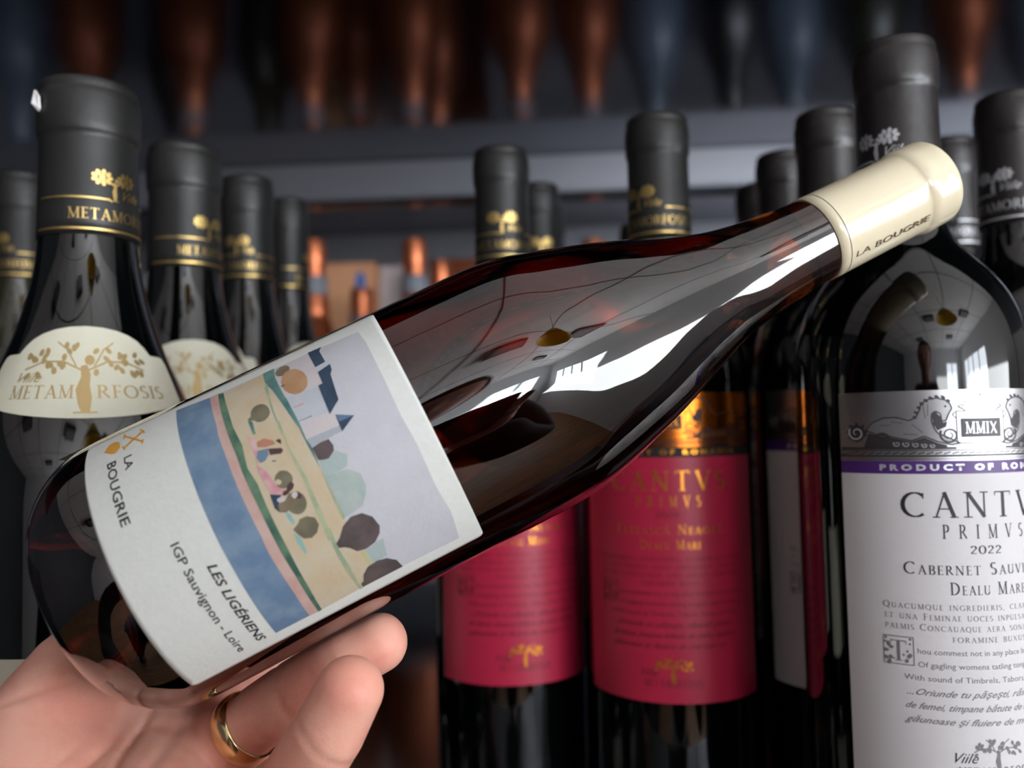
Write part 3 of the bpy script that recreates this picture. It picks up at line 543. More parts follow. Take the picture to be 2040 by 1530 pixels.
def frieze():
    """sea-horse, scrolls, rope moulding and the dated tablet; mm, v down from the label top"""
    dk, lt, wv = [], [], []
    def P(pts): return [(x, y) for x, y in pts]
    for sx in (-1, 1):
        def m(pts): return [(sx*x, y) for x, y in pts]
        body = [(-40.0, -15.2), (-37.5, -12.2), (-33.5, -10.4), (-29.0, -10.3), (-25.0, -11.6), (-22.6, -10.6), (-21.4, -8.0), (-20.6, -5.2), (-18.4, -3.6), (-15.5, -3.1), (-12.6, -3.9), (-11.0, -5.4), (-10.4, -7.2), (-11.6, -9.4), (-12.6, -11.9), (-14.0, -12.1), (-14.4, -9.2), (-16.0, -8.2), (-17.2, -9.2), (-17.4, -12.0), (-16.6, -14.8), (-15.6, -16.6), (-11.0, -19.0), (-8.0, -20.6), (-10.8, -21.2), (-15.6, -20.0), (-20.0, -17.8), (-24.2, -19.5), (-28.4, -18.6), (-32.6, -17.4), (-36.0, -17.0)]
        lt.append(m(body))
        for i in range(len(body)):
            dk += [m(_q(*body[i], *body[(i+1) % len(body)], .55))]
        dk.append(m([(-39, -16.4), (-36, -17.4), (-32.6, -17.8), (-28.4, -19.0), (-24.2, -19.9), (-20, -18.3), (-15.6, -20.5), (-12.6, -21.3), (-12.6, -22.2), (-41, -22.2)]))
        dk.append(m([(-46, -14.4), (-43.8, -12.8), (-41.2, -13.6), (-40.2, -15.6), (-41.0, -18.6), (-43.4, -19.9), (-46, -19.0), (-47, -16.6)]))
        # mane
        for x, y, r in ((-22.4, -8.6, .9), (-21.4, -6.8, .9), (-20.4, -5.2, .9), (-19.0, -4.0, .95), (-17.3, -3.1, 1.0), (-15.3, -2.7, 1.0), (-13.2, -2.9, .95), (-11.4, -4.2, .8), (-22.9, -10.4, .8)): dk.append(m(disc(x, y, r, 7, r*.6, -sx*.7)))
        dk.append(m([(-17.2, -8.9), (-15.8, -8.6), (-14.6, -10.2), (-13.6, -12.6), (-12.2, -12.2), (-12.6, -14.2), (-15.6, -15.6), (-16.8, -13.2)]))
        dk += [m(disc(-12.6, -6.4, .45, 6)), m(disc(-11.2, -8.6, .3, 6))]
        for a in ((-20, -6, -19.4, -11), (-18.4, -5.4, -18.6, -10), (-24, -13, -20.5, -16.4), (-31, -12, -27, -12.6), (-35, -13.5, -31, -13.2), (-27, -16.8, -22, -17.2)): dk.append(m(_q(*a, .22)))
        # coiled tail, leaf ball, scroll and little waves
        for cx, cy, r, w, n in ((-34.5, -18.8, 3.9, 1.4, 1.6), (-43.6, -16.2, 3.1, 1.5, 1.3), (-11.6, -17.4, 3.3, 1.0, 1.8), (-29.2, -20.6, 1.2, .55, 1.2), (-26.0, -20.8, 1.2, .55, 1.2), (-22.9, -21.0, 1.1, .5, 1.2), (-20.0, -21.3, 1.0, .5, 1.2), (-17.3, -21.5, .9, .45, 1.2)):
            pts = []
            for i in range(26):
                t = i/25; a = 2.6+t*2*PI*n; rr = r*(1-.78*t); pts.append((cx+rr*math.cos(a), cy+rr*math.sin(a)))
            light = cy < -20 or cx < -43
            for i in range(25): (wv if light else dk).append(m(_q(*pts[i], *pts[i+1], w*(1-.6*i/25)*(.5 if light else .85))))
        for i in range(9): dk.append(m(disc(-43.6+3.4*math.cos(i*.75), -16+3.3*math.sin(i*.75), .9, 6, .5, i)))
        # scrolls on the tablet
        for cx, cy, r in ((-4.6, -4.9, 1.8), (-7.2, -6.6, 1.1)):
            pts = [(cx+r*(1-.7*t)*math.cos(.3+t*9), cy+r*(1-.7*t)*math.sin(.3+t*9)) for t in [i/18 for i in range(19)]]
            for i in range(18): dk.append(m(_q(*pts[i], *pts[i+1], .3)))
        dk.append(m(_q(-8.6, -6.4, -6.0, -8.0, .4)))
        # drapery right of the tablet is mirrored scrolls
        dk += [m(x) for x in strokes([(-9.2, -11), (-10.4, -9.6), (-9.4, -8.6)], .35)]
    dk += strokes([(-1, -5), (0, -1.6), (1, -5), (.4, -6.6), (-.4, -6.6), (-1, -5)], .3)
    # tablet
    dk += strokes([(-9.0, -8.3), (9.0, -8.3), (9.0, -20.6), (-9.0, -20.6), (-9.0, -8.3)], .4) + strokes([(-8.4, -10.2), (8.4, -10.2)], .3)
    dk.append([(-7.6, -11.2), (7.6, -11.2), (7.6, -18.4), (-7.6, -18.4)])
    tl = serif('MMIX', 4.4, -6.0, -17.0, width=12) + wv
    for i in range(32):
        u = -45.2+i*2.85; dk.append(_q(u, -24.6, u+2.4, -24.0, .5))
    for v, w in ((-23.3, .4), (-25.4, .8), (-26.6, .25)): dk.append([(-45.4, v+w/2), (45.4, v+w/2), (45.4, v-w/2), (-45.4, v-w/2)])
    dk.append([(-45, -22.9), (-9.4, -22.9), (-9.4, -22.1), (-45, -21.9)]); dk.append([(45, -22.9), (9.4, -22.9), (9.4, -22.1), (45, -21.9)])
    def sc(L): return [('tri', [(x*.9, y*.85) for x, y in p[1]], p[2]) if isinstance(p, tuple) else [(x*.9 if abs(x) < 44.9 or y > -20.5 else x, y*.85) for x, y in p] for p in L]
    return sc(dk), sc(lt), sc(tl)
FR_D, FR_L, FR_T = frieze()
M_frieze = mat('engraving_ink', (44, 40, 42), .45)
M_gfrieze = mat('dark_engraving_on_copper', (70, 34, 20), .45)
M_silverlt = mat('embossed_silver', (150, 148, 150), .4, metal=.8)

def estate_label(kind, r, H, az, parent, full=True):
    top = H-.1335
    red = kind == 'red'
    lab = wrap('front_label', [[(-45.5, -23.3), (45.5, -23.3), (45.5, -131), (-45.5, -131)]], r, M_red if red else M_white, parent, az=az, off=.1, z0=top, step=2.5)
    wrap('foil_strip', FOIL, r, M_copperband if red else M_silver, lab, az=az, off=.1, z0=top, step=2.5)
    wrap('colour_band', BAND, r, M_ink if red else M_purple, lab, az=az, off=.13, z0=top, step=2.5)
    wrap('band_lettering', LP['bandtext'], r, M_orange if red else M_silverink, lab, az=az, off=.17, z0=top)
    wrap('seahorse_frieze', FR_L, r, M_copperband if red else M_silverlt, lab, az=az, off=.13, z0=top)
    wrap('frieze_engraving', FR_D, r, M_gfrieze if red else M_frieze, lab, az=az, off=.16, z0=top)
    wrap('date_lettering', FR_T, r, M_orange if red else M_silverink, lab, az=az, off=.2, z0=top)
    wrap('title_lettering', LP['title'], r, M_orange if red else M_ink, lab, az=az, off=.15, z0=top)
    wrap('wine_lettering', LP['subred'] if red else LP['sub'], r, M_orange if red else M_ink, lab, az=az, off=.15, z0=top)
    wrap('year_lettering', LP['year19'] if red else LP['year22'], r, M_dred if red else M_ink, lab, az=az, off=.15, z0=top)
    wrap('verse_lettering', LP['small'], r, M_dred if red else M_grey, lab, az=az, off=.15, z0=top)
    wrap('script_lettering', LP['script'], r, M_dred if red else M_grey, lab, az=az, off=.15, z0=top)
    wrap('initial_lettering', LP['initial'], r, M_dred if red else M_grey, lab, az=az, off=.15, z0=top)
    wrap('vine_tree_emblem', LP['tree'], r, M_orange if red else M_grey, lab, az=az, off=.17, z0=top)
    wrap('estate_lettering', LP['estate'], r, M_dred if red else M_ink, lab, az=az, off=.15, z0=top)
    return lab
def copy_tree(o, parent=None):
    c = o.copy(); COL.objects.link(c); c.parent = parent
    for ch in list(o.children): copy_tree(ch, c)
    return c
SZ = -.175
def face(x, y): return math.atan2(-y, -x)          # azimuth towards the camera
def R(d): return math.radians(d)

def bordeaux(label, group, kind, x, y, top, az_label, az_tree, s=1.0, capr=1.0, capm=None, prm=None, name='wine_bottle', detail=True):
    H = top-SZ
    t = thing(name, label, 'bottle', (x, y, SZ), 0, group)
    pr = smooth_profile(prof_bordeaux(s, H), 3); lathe('glass_body', pr, 64, M_glass, t)
    cr = .0150*capr
    cp = lathe('capsule', smooth_profile(capsule_prof(H, cr-.0005, .0605, cr+.0002, .0185, cr), 3), 48, capm or M_cap, t)
    capsule_print(cr, H, 0, prm or M_gold, cp, face(x, y)+R(az_tree))
    if kind:
        rr = .0385*s
        estate_label(kind, rr, H, face(x, y)+R(az_label), t)
    return t
G_RED = 'red-label wine bottles in the middle rows'
G_WHT = 'white-label wine bottles on the right'
rd1 = bordeaux('bottle with crimson label and black capsule, left of the two red-label bottles in front', G_RED, 'red', -.0033, .428, .1446, 10, 0, .985, .97)
rd2 = bordeaux('bottle with crimson label under a copper band, right of the two red-label bottles in front', G_RED, 'red', .0724, .3928, .1465, 0, -38)
rr1 = bordeaux('large near bottle at right with horse-emblem silver band and white label', G_WHT, 'white', .1495, .3118, .1425, 30.5, -29, 1.065, 1.0, M_capb, M_silverink)
rr3 = bordeaux('bottle just left of the large right bottle, sliver of white label showing', G_WHT, 'white', .1545, .3935, .1475, 13.5, -130, 1.0, .98, M_capb, M_silverink)
rr2 = bordeaux('bottle at the right edge with dark capsule and silver ruled lines', G_WHT, 'white', .2310, .3735, .1460, 60, -32, 1.0, .98, M_capb, M_silverink)
def again(src, label, x, y, top, turn=0.0, sc=1.0):
    o = copy_tree(src); H = src['H']; o.location = (x, y, SZ+CZ); o['label'] = label
    o.rotation_euler = (0, 0, R(turn)); o.scale = (sc, sc, (top-SZ)/H); return o
for o, tp in ((rd1, .1446), (rd2, .1465), (rr1, .1425), (rr3, .1475), (rr2, .1460)): o['H'] = tp-SZ
again(rd1, 'dark-capsuled bottle second in the row behind the left red-label bottle', .0196, .5435, .1594, 5)
again(rd1, 'third bottle back behind the left red-label bottle, only the capsule edge showing', .028, .6265, .1652, 0)
again(rd2, 'bottle hidden behind the right red-label bottle, edge of black capsule at its left', .1040, .6600, .1592, 60)
again(rr3, 'black capsule behind and left of the second white-label bottle', .1590, .4730, .1538, -40)
again(rr3, 'farthest black capsule of the right column, left of the others', .1690, .5530, .1588, 20)
again(rr2, 'bottle seen in the gap between the large right bottle and the right-edge bottle', .2450, .4540, .1532, 0, .95)

# ---- burgundy-shaped bottles on the left
def neck_label_polys():
    """on WREF = 30 mm; dome over a flared band"""
    rad = .030*1000
    A = R(62)*rad
    out = []
    # lower edge, curved
    n = 16
    for i in range(n+1):
        a = -A+2*A*i/n; out.append((a, -127.5+6.0*(a/A)**2))
    up = [(A, -107.5), (A*.97, -105.3), (A*.92, -104.7), (R(47)*rad, -104.5)]
    for i in range(1, 12):
        a = R(45)*rad*math.cos(PI*i/12*1.0); up.append((a, -104.1+9.4*math.sin(PI*i/12)))
    up += [(-x, y) for x, y in up[:4]][::-1]
    return [out+up]
def burgundy(label, x, y, top, az_tree, az_lab, front=False, glass=None):
    H = top-SZ
    t = thing('wine_bottle', label, 'bottle', (x, y, SZ), 0, 'burgundy-shaped bottles on the left')
    P = prof_burgundy(H); lathe('glass_body', smooth_profile(P, 3), 64, glass or M_glass, t)
    cp = lathe('capsule', smooth_profile(capsule_prof(H, .0172, .0600, .0181, .0210, .0179), 3), 56, M_cap, t)
    capsule_print(.0180, H, 0, M_gold, cp, face(x, y)+R(az_tree))
    rf = radius_of(P); az = face(x, y)+R(az_lab)
    nl = wrap('neck_label', neck_label_polys(), rf, M_cream, t, az=az, off=.25, z0=H, step=1.5)
    wrap('vine_tree_emblem', tree(0, -125.8, 27.5, 1.6, .62), rf, M_beige, nl, az=az, off=.36, z0=H, step=1.5)
    tx = serif('METAM', 4.6, -21.5, -120.6, width=18.5)+serif('RFOSIS', 4.6, 3.2, -120.6, width=21)+sans('Viile', 3.5, -20.5, -114.9, shear=.5)
    wrap('estate_lettering', tx, rf, M_beige, nl, az=az, off=.36, z0=H, step=1.5)
    fl = wrap('front_label', [[(-52, 0), (52, 0), (52, -78), (-52, -78)]], .044, M_cream, t, az=az, off=.2, z0=.104, step=2.5)
    t['H'] = H
    return t
L1 = burgundy('nearest left bottle with torn black capsule and full cream neck label', -.1605, .3135, .1335, 28, -2)
# torn foil on its capsule
bm = bmesh.new()
for q in ([(-1.6, 2.4, .0), (.2, 1.9, .6), (1.5, .2, .5), (1.2, -2.2, .1), (.4, -2.6, 0), (-.2, -1.0, 1.0)],):
    a = face(-.1605, .3135)-R(66)
    vs = []
    for u, v, o_ in q:
        r_ = .0184+o_*1.8/1000; vs.append(bm.verts.new((r_*math.cos(a+u*1.7/1000/.018), r_*math.sin(a+u*1.7/1000/.018), L1['H']-.0095+v*1.7/1000)))
    f = bm.faces.new(vs); e = bmesh.ops.extrude_face_region(bm, geom=[f])
    for v in e['geom']:
        if isinstance(v, bmesh.types.BMVert): v.co += Vector((math.cos(a), math.sin(a), 0))*.0006
bmesh.ops.recalc_face_normals(bm, faces=bm.faces)
me = bpy.data.meshes.new('torn_foil'); bm.to_mesh(me); bm.free()
o = link('torn_foil', me, mat('torn_foil_white', (240, 238, 236), .5), L1, smooth=False); o['label'] = 'white torn flap of foil'
def again2(label, x, y, top, turn, sc):
    o = copy_tree(L1); o.location = (x, y, SZ+CZ); o['label'] = label; o.rotation_euler = (0, 0, R(turn)); o.scale = (sc, sc, (top-SZ)/L1['H'])
    for ch in list(o.children):
        if ch.name.startswith('torn_foil'): bpy.data.objects.remove(ch)
    return o
again2('second bottle of the left column, smaller behind the torn-capsule bottle', -.1593, .4031, .1405, 6, .97)
again2('third bottle of the left column, black capsule and top of cream neck label', -.1604, .5027, .1554, -60, .90)
again2('fourth and farthest bottle of the left column, beside the copper caps', -.1590, .5922, .1669, 30, .80)
L0 = again2('bottle at the left edge of the photo with olive-tinted glass', -.2925, .4925, .1578, -75, .90)
for ch in L0.children:
    if ch.name.startswith('glass_body'):
        ch.data = ch.data.copy(); ch.data.materials.clear(); ch.data.materials.append(M_green)
    if ch.name.startswith('neck_label'):
        for g in list(ch.children): bpy.data.objects.remove(g)
        bpy.data.objects.remove(ch)

# ---- copper-capped bottles on the rear rack
SZ2 = -.0655
def copperb(label, x, y, top, src=None):
    if src:
        o = copy_tree(src); o.location = (x, y, SZ2+CZ); o['label'] = label; o.scale = (1, 1, (top-SZ2)/.32); return o
    H = .32
    t = thing('wine_bottle', label, 'bottle', (x, y, SZ2), 0, 'copper-capped bottles on the rear rack')
    lathe('glass_body', smooth_profile(prof_copper(H), 2), 32, M_copperb, t)
    lathe('capsule', smooth_profile(capsule_prof(H, .0160, .112, .0165, .03, .0215), 2), 32, M_copper, t)
    lathe('neck_collar', [(.0172, H-.078), (.0182, H-.078), (.0178, H-.05), (.0166, H-.05)], 32, mat('blue_grey_collar', (132, 138, 148), .5), t)
    t.scale = (1, 1, (top-SZ2)/H)
    return t
c0 = copperb('tall copper-capped bottle left of the peach carton, with blue-grey collar', -.2640, 1.108, .2567)
copperb('shorter copper-capped bottle in front of the peach carton', -.2150, 1.195, .205, c0)
copperb('copper-capped bottle right of the cartons, tall and bright', -.1280, 1.108, .2550, c0)
copperb('copper-capped bottle half behind the tall one, beside the held bottle', -.1010, 1.200, .2435, c0)
copperb('copper-capped bottle behind the left column of black capsules', -.430, 1.12, .252, c0)
copperb('copper-capped bottle far left behind the torn-capsule bottle', -.580, 1.13, .252, c0)
copperb('copper-capped bottle behind the left red-label bottle', .020, 1.11, .252, c0)
copperb('copper-capped bottle behind the gap between the red-label bottles', .115, 1.12, .252, c0)
copperb('copper-capped bottle far right behind the white-label bottles', .62, 1.10, .252, c0)

M_blueg = mat('blue_grey_bottle_glass', (96, 108, 124), .12, spec=.6)
def rearb(label, x, y, m):  # unseen rear bottles, added so the polished top board mirrors their streaks
    o = copy_tree(c0); o.location = (x, y, SZ2+CZ); o['label'] = label; o['group'] = 'dark and pale bottles on the rear rack'
    for ch in list(o.children):
        if ch.name.startswith('neck_collar'): bpy.data.objects.remove(ch); continue
        ch.data = ch.data.copy(); ch.data.materials.clear(); ch.data.materials.append(m)
    return o
for x, y, m, lb in ((.21, 1.15, M_blueg, 'pale blue-grey bottle on the rear rack, mirrored right of the copper caps'), (.31, 1.12, M_glass, 'black bottle on the rear rack behind the right red-label bottle'), (.41, 1.16, M_blueg, 'pale blue-grey bottle on the rear rack behind the second white-label bottle'), (.51, 1.13, M_green, 'olive-green bottle on the rear rack behind the large right bottle'), (-.35, 1.20, M_green, 'olive-green bottle on the rear rack behind the left column'), (-.50, 1.24, M_glass, 'black bottle on the rear rack at far left'), (-.69, 1.16, M_blueg, 'pale blue-grey bottle at the left end of the rear rack'), (.76, 1.16, M_blueg, 'pale blue-grey bottle at the right end of the rear rack')):
    rearb(lb, x, y, m)

# ================================================================== THE HELD BOTTLE
HP = Vector((-0.02353514, 0.24585314, -0.00046165)); HA = Vector((0.89579117, 0.11726779, 0.42865905)).normalized()
HN = Vector((0.12273628, -0.99232624, 0.0149812)); HN = (HN-HN.dot(HA)*HA).normalized(); HB = HA.cross(HN)
T0 = -.1135
held = thing('wine_bottle', 'held brown glass bottle lying diagonally, watercolour label and ivory capsule', 'bottle', tuple(HP+HA*T0))
held.rotation_mode = 'QUATERNION'
held.rotation_quaternion = Matrix(((HB.x, -HN.x, HA.x), (HB.y, -HN.y, HA.y), (HB.z, -HN.z, HA.z))).to_quaternion()
hp = [(0, .020), (.010, .017), (.017, .007), (.0200, .0005), (.0200, .0005), (.0235, .0010), (.0275, .0028), (.0318, .0065), (.0352, .0115), (.0379, .018), (.0390, .0245), (.0392, .032), (.0392, .032), (.0390, .07), (.0388, .1135), (.0388, .130), (.0386, .143), (.0377, .152), (.0357, .1605), (.0330, .170), (.0293, .182), (.0255, .1925), (.0217, .2025), (.0180, .2135), (.0156, .226), (.0143, .238), (.0136, .2485), (.0133, .262), (.0132, .278), (.0132, .278), (.0132, .292), (.0125, .292), (.0125, .292), (0, .292)]
hp = [(r_, z_+.0045*max(0, 1-z_/.03)) for r_, z_ in hp]
hg = lathe('glass_body', smooth_profile(hp, 4), 128, M_held, held)
cap_prof = [(.0134, .2478), (.0134, .2478), (.0140, .2478), (.0140, .2478), (.0138, .262), (.0136, .2800), (.0137, .2818), (.0142, .2832), (.0145, .2850), (.0143, .2885), (.0142, .2920), (.0142, .2920), (.0139, .2933), (.0131, .2943), (.0118, .2947), (.0118, .2947), (.0108, .2943), (0, .2943)]
hc = lathe('capsule', smooth_profile(cap_prof, 4), 96, M_ivory, held)
wrap('capsule_ring_line', [[(-43.5, .12), (43.5, .12), (43.5, -.12), (-43.5, -.12)]], .0140, M_grey, hc, off=.04, step=1.2, z0=.138-T0)
# capsule lettering runs along the neck: build it flat then turn 90 degrees (text to +v, its top to -u)
def turned(polys, u0, v0):
    def f(x, y): return (u0-y, v0+x)
    return [('tri', [f(*q) for q in p[1]], p[2]) if isinstance(p, tuple) else [f(*q) for q in p] for p in polys]
wrap('capsule_lettering', turned(sans('LA BOUGRIE', 2.1, 0, 0, width=28, shear=.12, bold=.006), 12.0, 139.6-T0*1000-(0)), .0139, mat('brown_ink', (92, 78, 58), .6), hc, off=.05, step=.8, z0=0)
# paper label
def rrect(x0, x1, y0, y1, r):
    o = []
    for cx, cy, a0 in ((x1-r, y1-r, 0), (x0+r, y1-r, 90), (x0+r, y0+r, 180), (x1-r, y0+r, 270)):
        for k in range(5): a = R(a0+90*k/4); o.append((cx+r*math.cos(a), cy+r*math.sin(a)))
    return o
HR = .0391
Z0 = -T0
hl = wrap('front_label', [rrect(-46.5, 35.4, -83.7, -1.2, 1.6)], HR, M_paper, held, off=.12, step=1.5, z0=Z0)
sm = hl.modifiers.new('thickness', 'SOLIDIFY'); sm.thickness = .00014; sm.offset = 1
bl = wrap('back_label', [rrect(-86, -59.0, -97, -40, 1.6)], HR, M_paper, held, off=.12, step=1.5, z0=Z0)
PC = {'sky': (208, 208, 216), 'blue': (126, 156, 186), 'rose': (218, 182, 168), 'sand': (216, 200, 168), 'green': (66, 106, 90), 'teal': (70, 120, 120), 'leaf': (152, 176, 140), 'yellow': (205, 200, 140), 'mist': (176, 194, 192), 'mist2': (186, 196, 190), 'blush': (216, 206, 204), 'lilac': (192, 194, 206), 'fog': (176, 182, 190), 'slate': (62, 84, 110), 'steel': (96, 126, 164), 'bark': (88, 78, 76), 'umber': (128, 110, 88), 'peach': (206, 158, 112), 'olive': (134, 126, 98), 'aqua': (140, 194, 190), 'pink': (218, 130, 144), 'coral': (206, 132, 104), 'maroon': (96, 64, 64), 'denim': (110, 140, 166)}
PC2 = {'blue': (100, 134, 172), 'rose': (214, 160, 150), 'sand': (216, 190, 150), 'green': (110, 150, 116), 'teal': (110, 160, 148), 'mist2': (160, 190, 182), 'bark': (110, 92, 92), 'olive': (112, 106, 84), 'umber': (150, 128, 100), 'sky': (204, 203, 212), 'pink': (236, 190, 190), 'peach': (196, 140, 92), 'lilac': (196, 204, 210), 'blush': (210, 200, 206), 'slate': (50, 72, 98), 'leaf': (188, 196, 150)}
def painting():
    levels = []; V = []; Fc = []; mi = []; mats = []
    for col, pts in PAINTING:
        bb = (min(p[0] for p in pts), max(p[0] for p in pts), min(p[1] for p in pts), max(p[1] for p in pts))
        lv = 0
        for b2, l2 in levels:
            if bb[0] < b2[1] and bb[1] > b2[0] and bb[2] < b2[3] and bb[3] > b2[2]: lv = max(lv, l2+1)
        levels.append((bb, lv))
        key = 'watercolour_'+col
        f_ = lambda c: tuple((v*.8+.2*sum(c)/3)*.9 for v in c)
        m = mat(key, f_(PC[col]), .75, spec=.2, noise=((160, 160, 160), .9, f_(PC2.get(col, PC[col]))), bump=((900, 900, 900), .0002, .35))
        if m not in mats: mats.append(m)
        tmp = wrap('tmp', [pts], HR, None, None, off=.30+.016*lv, step=1.5, z0=Z0)
        me = tmp.data; n = len(V); V += [tuple(v.co) for v in me.vertices]
        for p in me.polygons: Fc.append(tuple(n+i for i in p.vertices)); mi.append(mats.index(m))
        bpy.data.objects.remove(tmp); bpy.data.meshes.remove(me)
    me = mesh('painting', V, Fc)
    for m in mats: me.materials.append(m)
    me.polygons.foreach_set('material_index', mi)
    return link('painting', me, None, hl)
painting()
wrap('gold_emblem', EMBLEM, HR, mat('orange_gold_ink', (226, 166, 66), .5, metal=.2), hl, off=.30, step=1.5, z0=Z0)
wrap('brand_lettering', sans('BOUGRIE', 2.35, -32.3, -77.8, width=19.8, bold=.016)+sans('LA', 2.1, -31.8, -73.4, width=4.8, bold=.014), HR, M_ink, hl, off=.30, step=1.5, z0=Z0)
wrap('wine_lettering', sans('IGP Sauvignon - Loire', 2.15, -3.4, -69.2, width=34.6, bold=.012), HR, M_ink, hl, off=.30, step=1.5, z0=Z0)
wrap('cuvee_lettering', sans('LES LIGÉRIENS', 2.2, 4.9, -63.9, width=26.2, shear=.22, bold=.022), HR, M_ink, hl, off=.30, step=1.5, z0=Z0)
wrap('embossed_figures', sans('23', 3.4, 17.5, -99.5, shear=.3, bold=.02), (lambda z: float(np.interp(z, [p[1] for p in hp[5:]], [p[0] for p in hp[5:]]))), M_glass, hg, off=.1, step=1.5, z0=Z0)

# ================================================================== THE HAND
CH = [  # chains of (x, y, z, radius) in mm, camera height = 0
 [(-97.1, 257.3, -97.0, 9.9), (-80.7, 247.8, -86.5, 9.5), (-64.5, 244.2, -75.3, 9.4), (-49.3, 241.7, -65.5, 9.0), (-40.3, 241.5, -61.1, 8.6)],
 [(-81.1, 241.2, -113.5, 11), (-60.2, 227.1, -94.1, 10.0), (-48.8, 216.2, -76.6, 9.4), (-42.8, 213.7, -65.8, 8.6)],
 [(-108, 268, -92, 10.5), (-97, 283, -84, 10), (-80.4, 293.8, -70.8, 9.4), (-62.3, 294.0, -56.2, 8.8)],
 [(-110, 266, -88, 10.5), (-102, 284, -74, 10), (-88, 296, -58, 9.2), (-76, 298, -45, 8.6)],
 [(-137.1, 222, -103.2, 20), (-138.0, 237, -82.7, 14.0), (-133.7, 250, -69.0, 11.0), (-128.4, 262, -60.7, 9.3)],
 [(-103.9, 233, -108.7, 20), (-107.8, 257.3, -98.8, 14.5), (-95.2, 260.4, -99.3, 12.5), (-82.9, 251.0, -109.4, 14)],
 [(-150, 190, -175, 31), (-138, 212, -140, 29), (-128, 226, -115, 23), (-106.6, 238.1, -111.5, 20)],
 [(-137.1, 224, -103.2, 20), (-126.8, 239.1, -94.9, 13.5), (-118.6, 251.1, -94.7, 11.5), (-107.8, 257.3, -98.8, 13.5)],
 [(-135, 246, -82, 11), (-119, 261, -85, 11), (-105, 268, -89, 11)],
]
CREASE = [  # polylines in (x, z) mm with width and depth
 ([(-109.4, -78), (-109.3, -87.7), (-105.6, -100)], .9, 1.9), ([(-101, -82), (-99, -92), (-93, -102)], 1.6, .7), ([(-120, -84), (-126, -90), (-133, -93)], 1.0, .45), ([(-73, -86), (-66, -90)], .7, .5), ([(-61, -64), (-57, -69)], .7, .4), ([(-115.8, -80), (-114.3, -86), (-119, -92)], 1.3, .7),
 ([(-82.0, -74.7), (-87.4, -83.9)], .7, .7), ([(-70.2, -68.9), (-66.1, -76.8), (-64.1, -80.7)], .9, .6),
 ([(-55.4, -73.1), (-50.2, -79.2), (-44.2, -84.2)], 1.0, .55), ([(-139.9, -71.7), (-131.7, -69.7), (-124.0, -68.0)], .8, .5),
 ([(-106.9, -84.4), (-95.2, -86.4), (-88.6, -90.2)], .8, .5), ([(-54, -60), (-50, -66)], .6, .3)]
def seg_sdf(P, a, b):
    pa = P-np.array(a[:3]); ba = np.array(b[:3])-np.array(a[:3])
    h = np.clip((pa@ba)/(ba@ba), 0, 1); return np.linalg.norm(pa-h[:, None]*ba, axis=1)-(a[3]+(b[3]-a[3])*h)
HPn, HAn = np.array(HP)*1000, np.array(HA)
hz = np.array([p[1] for p in hp[4:]])*1000+T0*1000; hr_ = np.array([p[0] for p in hp[4:]])*1000
def bottle_sdf(P):
    q = P-HPn; t = q@HAn; rad = np.linalg.norm(q-t[:, None]*HAn, axis=1)
    d = rad-np.interp(t, hz, hr_)
    ax = (T0*1000+4.5)-t
    heel = np.where(ax > -12, np.hypot(np.maximum(rad-(39.2-7), 0), np.maximum(ax+7, 0))-7, -99)
    return np.where((t < T0*1000+9), np.maximum(heel, ax), d)
def hand_sdf(P):
    chs = []
    for c in CH:
        d = np.min([seg_sdf(P, c[i], c[i+1]) for i in range(len(c)-1)], axis=0); chs.append(d)
    # fingers stay apart, the palm group blends
    palm = np.stack([chs[5], chs[6], chs[7], chs[4], chs[8]])
    k = 3.2; ps = -k*np.log(np.exp(-palm/k).sum(0))
    out = ps
    for f in chs[:4]:
        k2 = 1.3
        out = -k2*np.log(np.exp(-out/k2)+np.exp(-f/k2))
    return out
def full_sdf(P):
    d = hand_sdf(P); b = -(bottle_sdf(P)-.35)
    k = .8; return k*np.log(np.exp(np.clip(d, -40, 40)/k)+np.exp(np.clip(b, -40, 40)/k))
